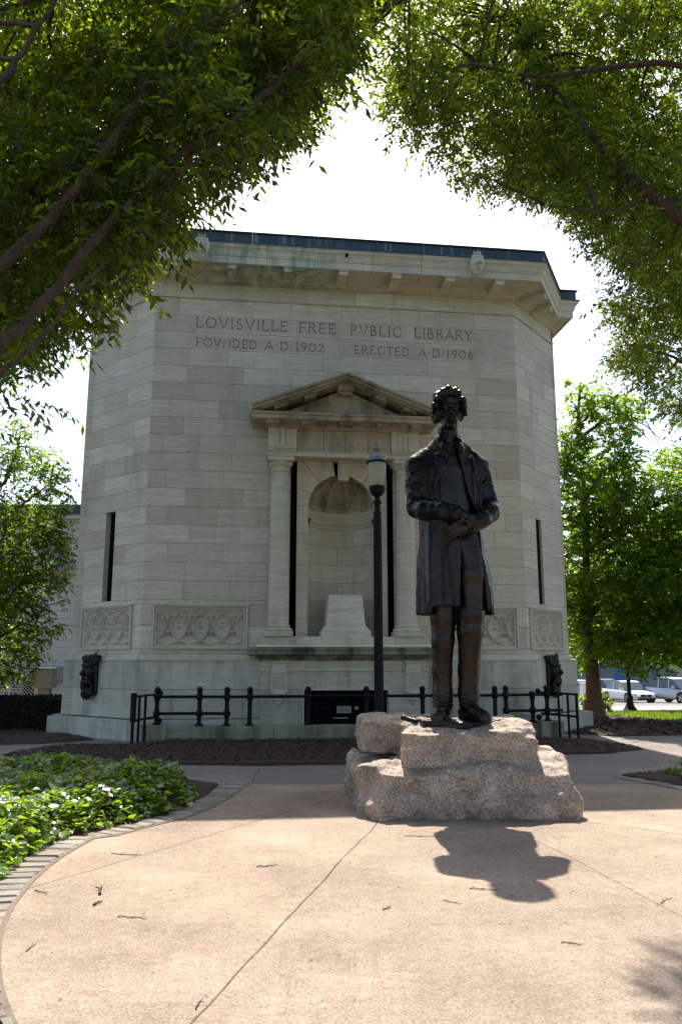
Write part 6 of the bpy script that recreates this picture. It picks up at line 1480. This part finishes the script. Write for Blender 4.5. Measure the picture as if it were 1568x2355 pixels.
def make_car(label, x, y, ang, paint, L=4.6, W=1.8, Hh=1.45, suv=False, name='parked_car', group='cars parked along the far side of the street'):
    z0 = tz(y)-.03; t = empty(name, (x, y, z0), ang, label=label, cat='car', group=group); s_ = L/4.6
    kb = .92 if not suv else 1.05; gc = .17 if not suv else .24
    # stations: x, half width, low, belt(top), crown
    stn = [(-2.28, .60, .42, .74*kb), (-2.2, .80, .30, .92*kb), (-1.9, .88, gc, .98*kb), (-1.1, .90, gc, .97*kb), (0, .90, gc, .95*kb), (.9, .90, gc, .93*kb), (1.35, .89, gc, .88*kb), (1.9, .86, gc+.02, .80*kb), (2.18, .76, .26, .68*kb), (2.29, .55, .34, .56*kb)]
    V = []; n = 10
    for (sx, hw, lo, hi) in stn:
        hw *= W/1.8; sx *= s_
        for yy, zz in ((-.86, lo), (-1, lo+.12), (-1.0, hi-.20), (-.93, hi-.05), (-.6, hi), (.6, hi), (.93, hi-.05), (1.0, hi-.20), (1, lo+.12), (.86, lo)): V.append((sx, yy*hw, zz))
    m = len(stn); Fc = [(i*n+k, i*n+(k+1) % n, (i+1)*n+(k+1) % n, (i+1)*n+k) for i in range(m-1) for k in range(n)]+[tuple(range(n))[::-1], tuple((m-1)*n+k for k in range(n))]
    body = mesh('body', V, Fc, paint, t, True, None, local=True, fix=True); body.data.set_sharp_from_angle(angle=R(35))
    b0, rf_ = .93*kb, Hh
    if suv: gx = [(-2.15, b0), (-1.85, rf_-.06), (-.9, rf_), (.15, rf_-.02), (.55, rf_-.10), (1.30, b0-.02)]
    else: gx = [(-1.75, b0), (-1.05, rf_-.06), (-.55, rf_), (.1, rf_-.01), (.42, rf_-.08), (1.22, b0-.04)]
    V = []; hw0, hw1 = W*.455, W*.36
    for gxx, gz in gx:
        f = (gz-b0)/(rf_-b0); h_ = hw0+(hw1-hw0)*max(0, f); V += [(gxx*s_, -h_, gz), (gxx*s_, h_, gz)]
    k = len(gx); roof = [(2*i, 2*i+1, 2*i+3, 2*i+2) for i in range(1, k-2)]
    mesh('roof', V+[(vx, vy, vz-.03) for vx, vy, vz in V], roof+[tuple(2*k+q for q in f[::-1]) for f in roof], paint, t, True, None, local=True)
    Vg = [(vx, vy*.985, vz-.006) for vx, vy, vz in V]
    mesh('windscreen', Vg, [(2*k-4, 2*k-3, 2*k-1, 2*k-2)], M_carglass, t, False, None, local=True); mesh('rear_window', Vg, [(0, 1, 3, 2)], M_carglass, t, False, None, local=True)
    for sd__ in (0, 1):
        base = [(gx[0][0]*s_, (1 if sd__ else -1)*hw0*.985, b0-.03), (gx[-1][0]*s_, (1 if sd__ else -1)*hw0*.985, b0-.05)]
        pts = [Vg[2*i+sd__] for i in range(k)]; mesh('side_window', pts+base[::-1], [tuple(range(k+2))], M_carglass, t, False, None, local=True)
        for px_ in (-.62, .28): 
            p0 = (px_*s_, (1 if sd__ else -1)*hw0*.995, b0-.03); p1 = ((px_-.03)*s_, (1 if sd__ else -1)*(hw1+.01), rf_-.05); B().bar(p0, p1, .07, .02).build('pillar', paint, t, local=True)
        yy = (1 if sd__ else -1)*W/2
        B().box(.78*s_, .95*s_, yy-.02 if sd__ else yy-.18, yy+.18 if sd__ else yy+.02, b0, b0+.14).build('wing_mirror', paint, t, local=True)
        for hx_ in (-.85, .15): B().box(hx_*s_, (hx_+.18)*s_, yy-.015, yy+.015, b0-.16, b0-.13).build('door_handle', M_rim, body, local=True)
    rw = .33 if not suv else .36
    for wx in (-1.36, 1.38):
        for sd__ in (-1, 1):
            yy = sd__*(W/2-.09); arch_ = B()
            arch_.tube([(wx*s_, yy-sd__*.1, rw), (wx*s_, sd__*(W/2+.004), rw)], rw+.055, 18).build('wheel_arch', M_tyre, body, False, None, True)
            wh = B().tube([(wx*s_, yy-sd__*.11, rw), (wx*s_, sd__*(W/2+.02), rw)], rw, 20).build('wheel', M_tyre, t, False, None, True)
            sp = B().tube([(wx*s_, sd__*(W/2+.015), rw), (wx*s_, sd__*(W/2+.03), rw)], rw*.68, 16)
            sp.build('rim', M_tyre, wh, local=True); s5 = B()
            for q in range(5): a = q*2*math.pi/5; s5.bar((wx*s_, sd__*(W/2+.035), rw), (wx*s_+math.cos(a)*rw*.66, sd__*(W/2+.035), rw+math.sin(a)*rw*.66), .075, .02, (0, 1, 0))
            s5.tube([(wx*s_, sd__*(W/2+.02), rw), (wx*s_, sd__*(W/2+.05), rw)], .07, 8); s5.build('spokes', M_rim, wh, local=True)
    for sd__ in (-1, 1):
        hl = [(2.06*s_, sd__*W*.47, .63*kb), (2.22*s_, sd__*W*.36, .58*kb), (2.24*s_, sd__*W*.34, .70*kb), (1.95*s_, sd__*W*.475, .74*kb)]
        hb = B().add(hl+[(a+.03, b+sd__*.012, c+.004) for a, b, c in hl], [(0,1,2,3),(4,5,6,7),(0,1,5,4),(1,2,6,5),(2,3,7,6),(3,0,4,7)]); hb.build('headlight', M_lampg, t, local=True)
    B().box(2.23*s_, 2.31*s_, -W*.22, W*.22, .50*kb, .66*kb).build('grille', M_tyre, t, local=True); B().box(2.2*s_, 2.30*s_, -W*.34, W*.34, .27, .36).build('air_intake', M_tyre, t, local=True)
    B().box(2.295*s_, 2.325*s_, -.10, .10, .57*kb, .62*kb).build('badge', M_rim, t, local=True)
    return t
def xat(px, Y): return (px-CX)/F*(Y*math.cos(P)+(tz(Y)-EYE+.7)*math.sin(P))
make_car('white four door sedan parked beyond the lawn, just behind the street lamp post', xat(1444, 56), 56, R(-80), M_white)
make_car('silver grey sport utility car parked right of the white sedan at the right edge', xat(1551, 54), 54, R(-66), M_silver, 4.55, 1.85, 1.66, True)
make_car('black hatchback parked behind the stout tree trunk', xat(1392, 61), 61, R(-62), M_black, 4.1, 1.75, 1.5)
make_car('pale blue car parked left of the stout tree trunk beside the library corner', xat(1332, 60), 60, R(-58), M_bluec, 4.5, 1.8, 1.45)
bn = empty('litter_bin', (xat(1349, 45), 45, tz(45)), label='white boxy litter bin on the sidewalk left of the stout tree trunk', cat='bin'); bx, by, bz = bn.location
B().box(bx-.30, bx+.30, by-.3, by+.3, bz, bz+1.15).build('bin_body', M_white, bn); B().box(bx-.34, bx+.34, by-.34, by+.34, bz+1.15, bz+1.24).build('bin_lid', M_galv, bn); B().tube([(bx, by-.30, bz+.78), (bx, by-.31, bz+.78)], .14, 16).build('round_emblem', M_ink, bn)
M_fb = simple('far_blue_cladding', (.04, .14, .34), .6, 0, .1, 1, 0); M_fw = simple('far_pale_wall', (.45, .43, .40), .9, 0, .15, .5, .1)
for (x0, x1, y, h, mt, lab) in ((20, 34, 84, 4.2, M_fb, 'low blue clad building far across the street, right'), (36, 60, 86, 7.0, M_fw, 'pale far building across the street beyond the parked cars'), (-6, 18, 88, 6.0, M_fw, 'pale far building hidden mostly behind the library, across the street')):
    z = tz(y); e = empty('far_building', ((x0+x1)/2, y, z), label=lab, cat='building'); B().box(x0, x1, y, y+12, z, z+h).build('wall', mt, e); B().box(x0-.3, x1+.3, y-.3, y+12, z+h, z+h+.35).build('roof_edge', M_far2, e)
    x = x0+1.2
    while x < x1-2: wn = B().box(x, x+1.5, y-.06, y, z+1.0, z+2.6).build('window', M_win, e); B().box(x-.08, x+1.58, y-.10, y, z+.9, z+1.0).build('sill', M_far2, wn); x += 3.0
# distant line of trees closing the horizon
def far_wood(name, x0, x1, y, hmin, hmax, n):
    x = rng.uniform(x0, x1, n); h = hmin+(hmax-hmin)*fbm(x*.12, x*0+3, x*0, 3); z = tz(y)+h*rng.random(n)**.7; o = np.c_[x, y+rng.normal(0, 2.5, n), z]
    V, Fc, k = leaves_geo(o, norm(rng.normal(0, 1, (n, 3))), norm(rng.normal(0, 1, (n, 3))), np.full(n, 1.0), np.full(n, .7), False); tag(mesh(name, V, Fc, M_leafM, tone=np.repeat(rng.random(n)*.6, 4)), kind='stuff')
far_wood('distant_trees', -130, -30, 110, 7, 13, 9000); far_wood('distant_trees', 15, 150, 112, 8, 15, 12000)
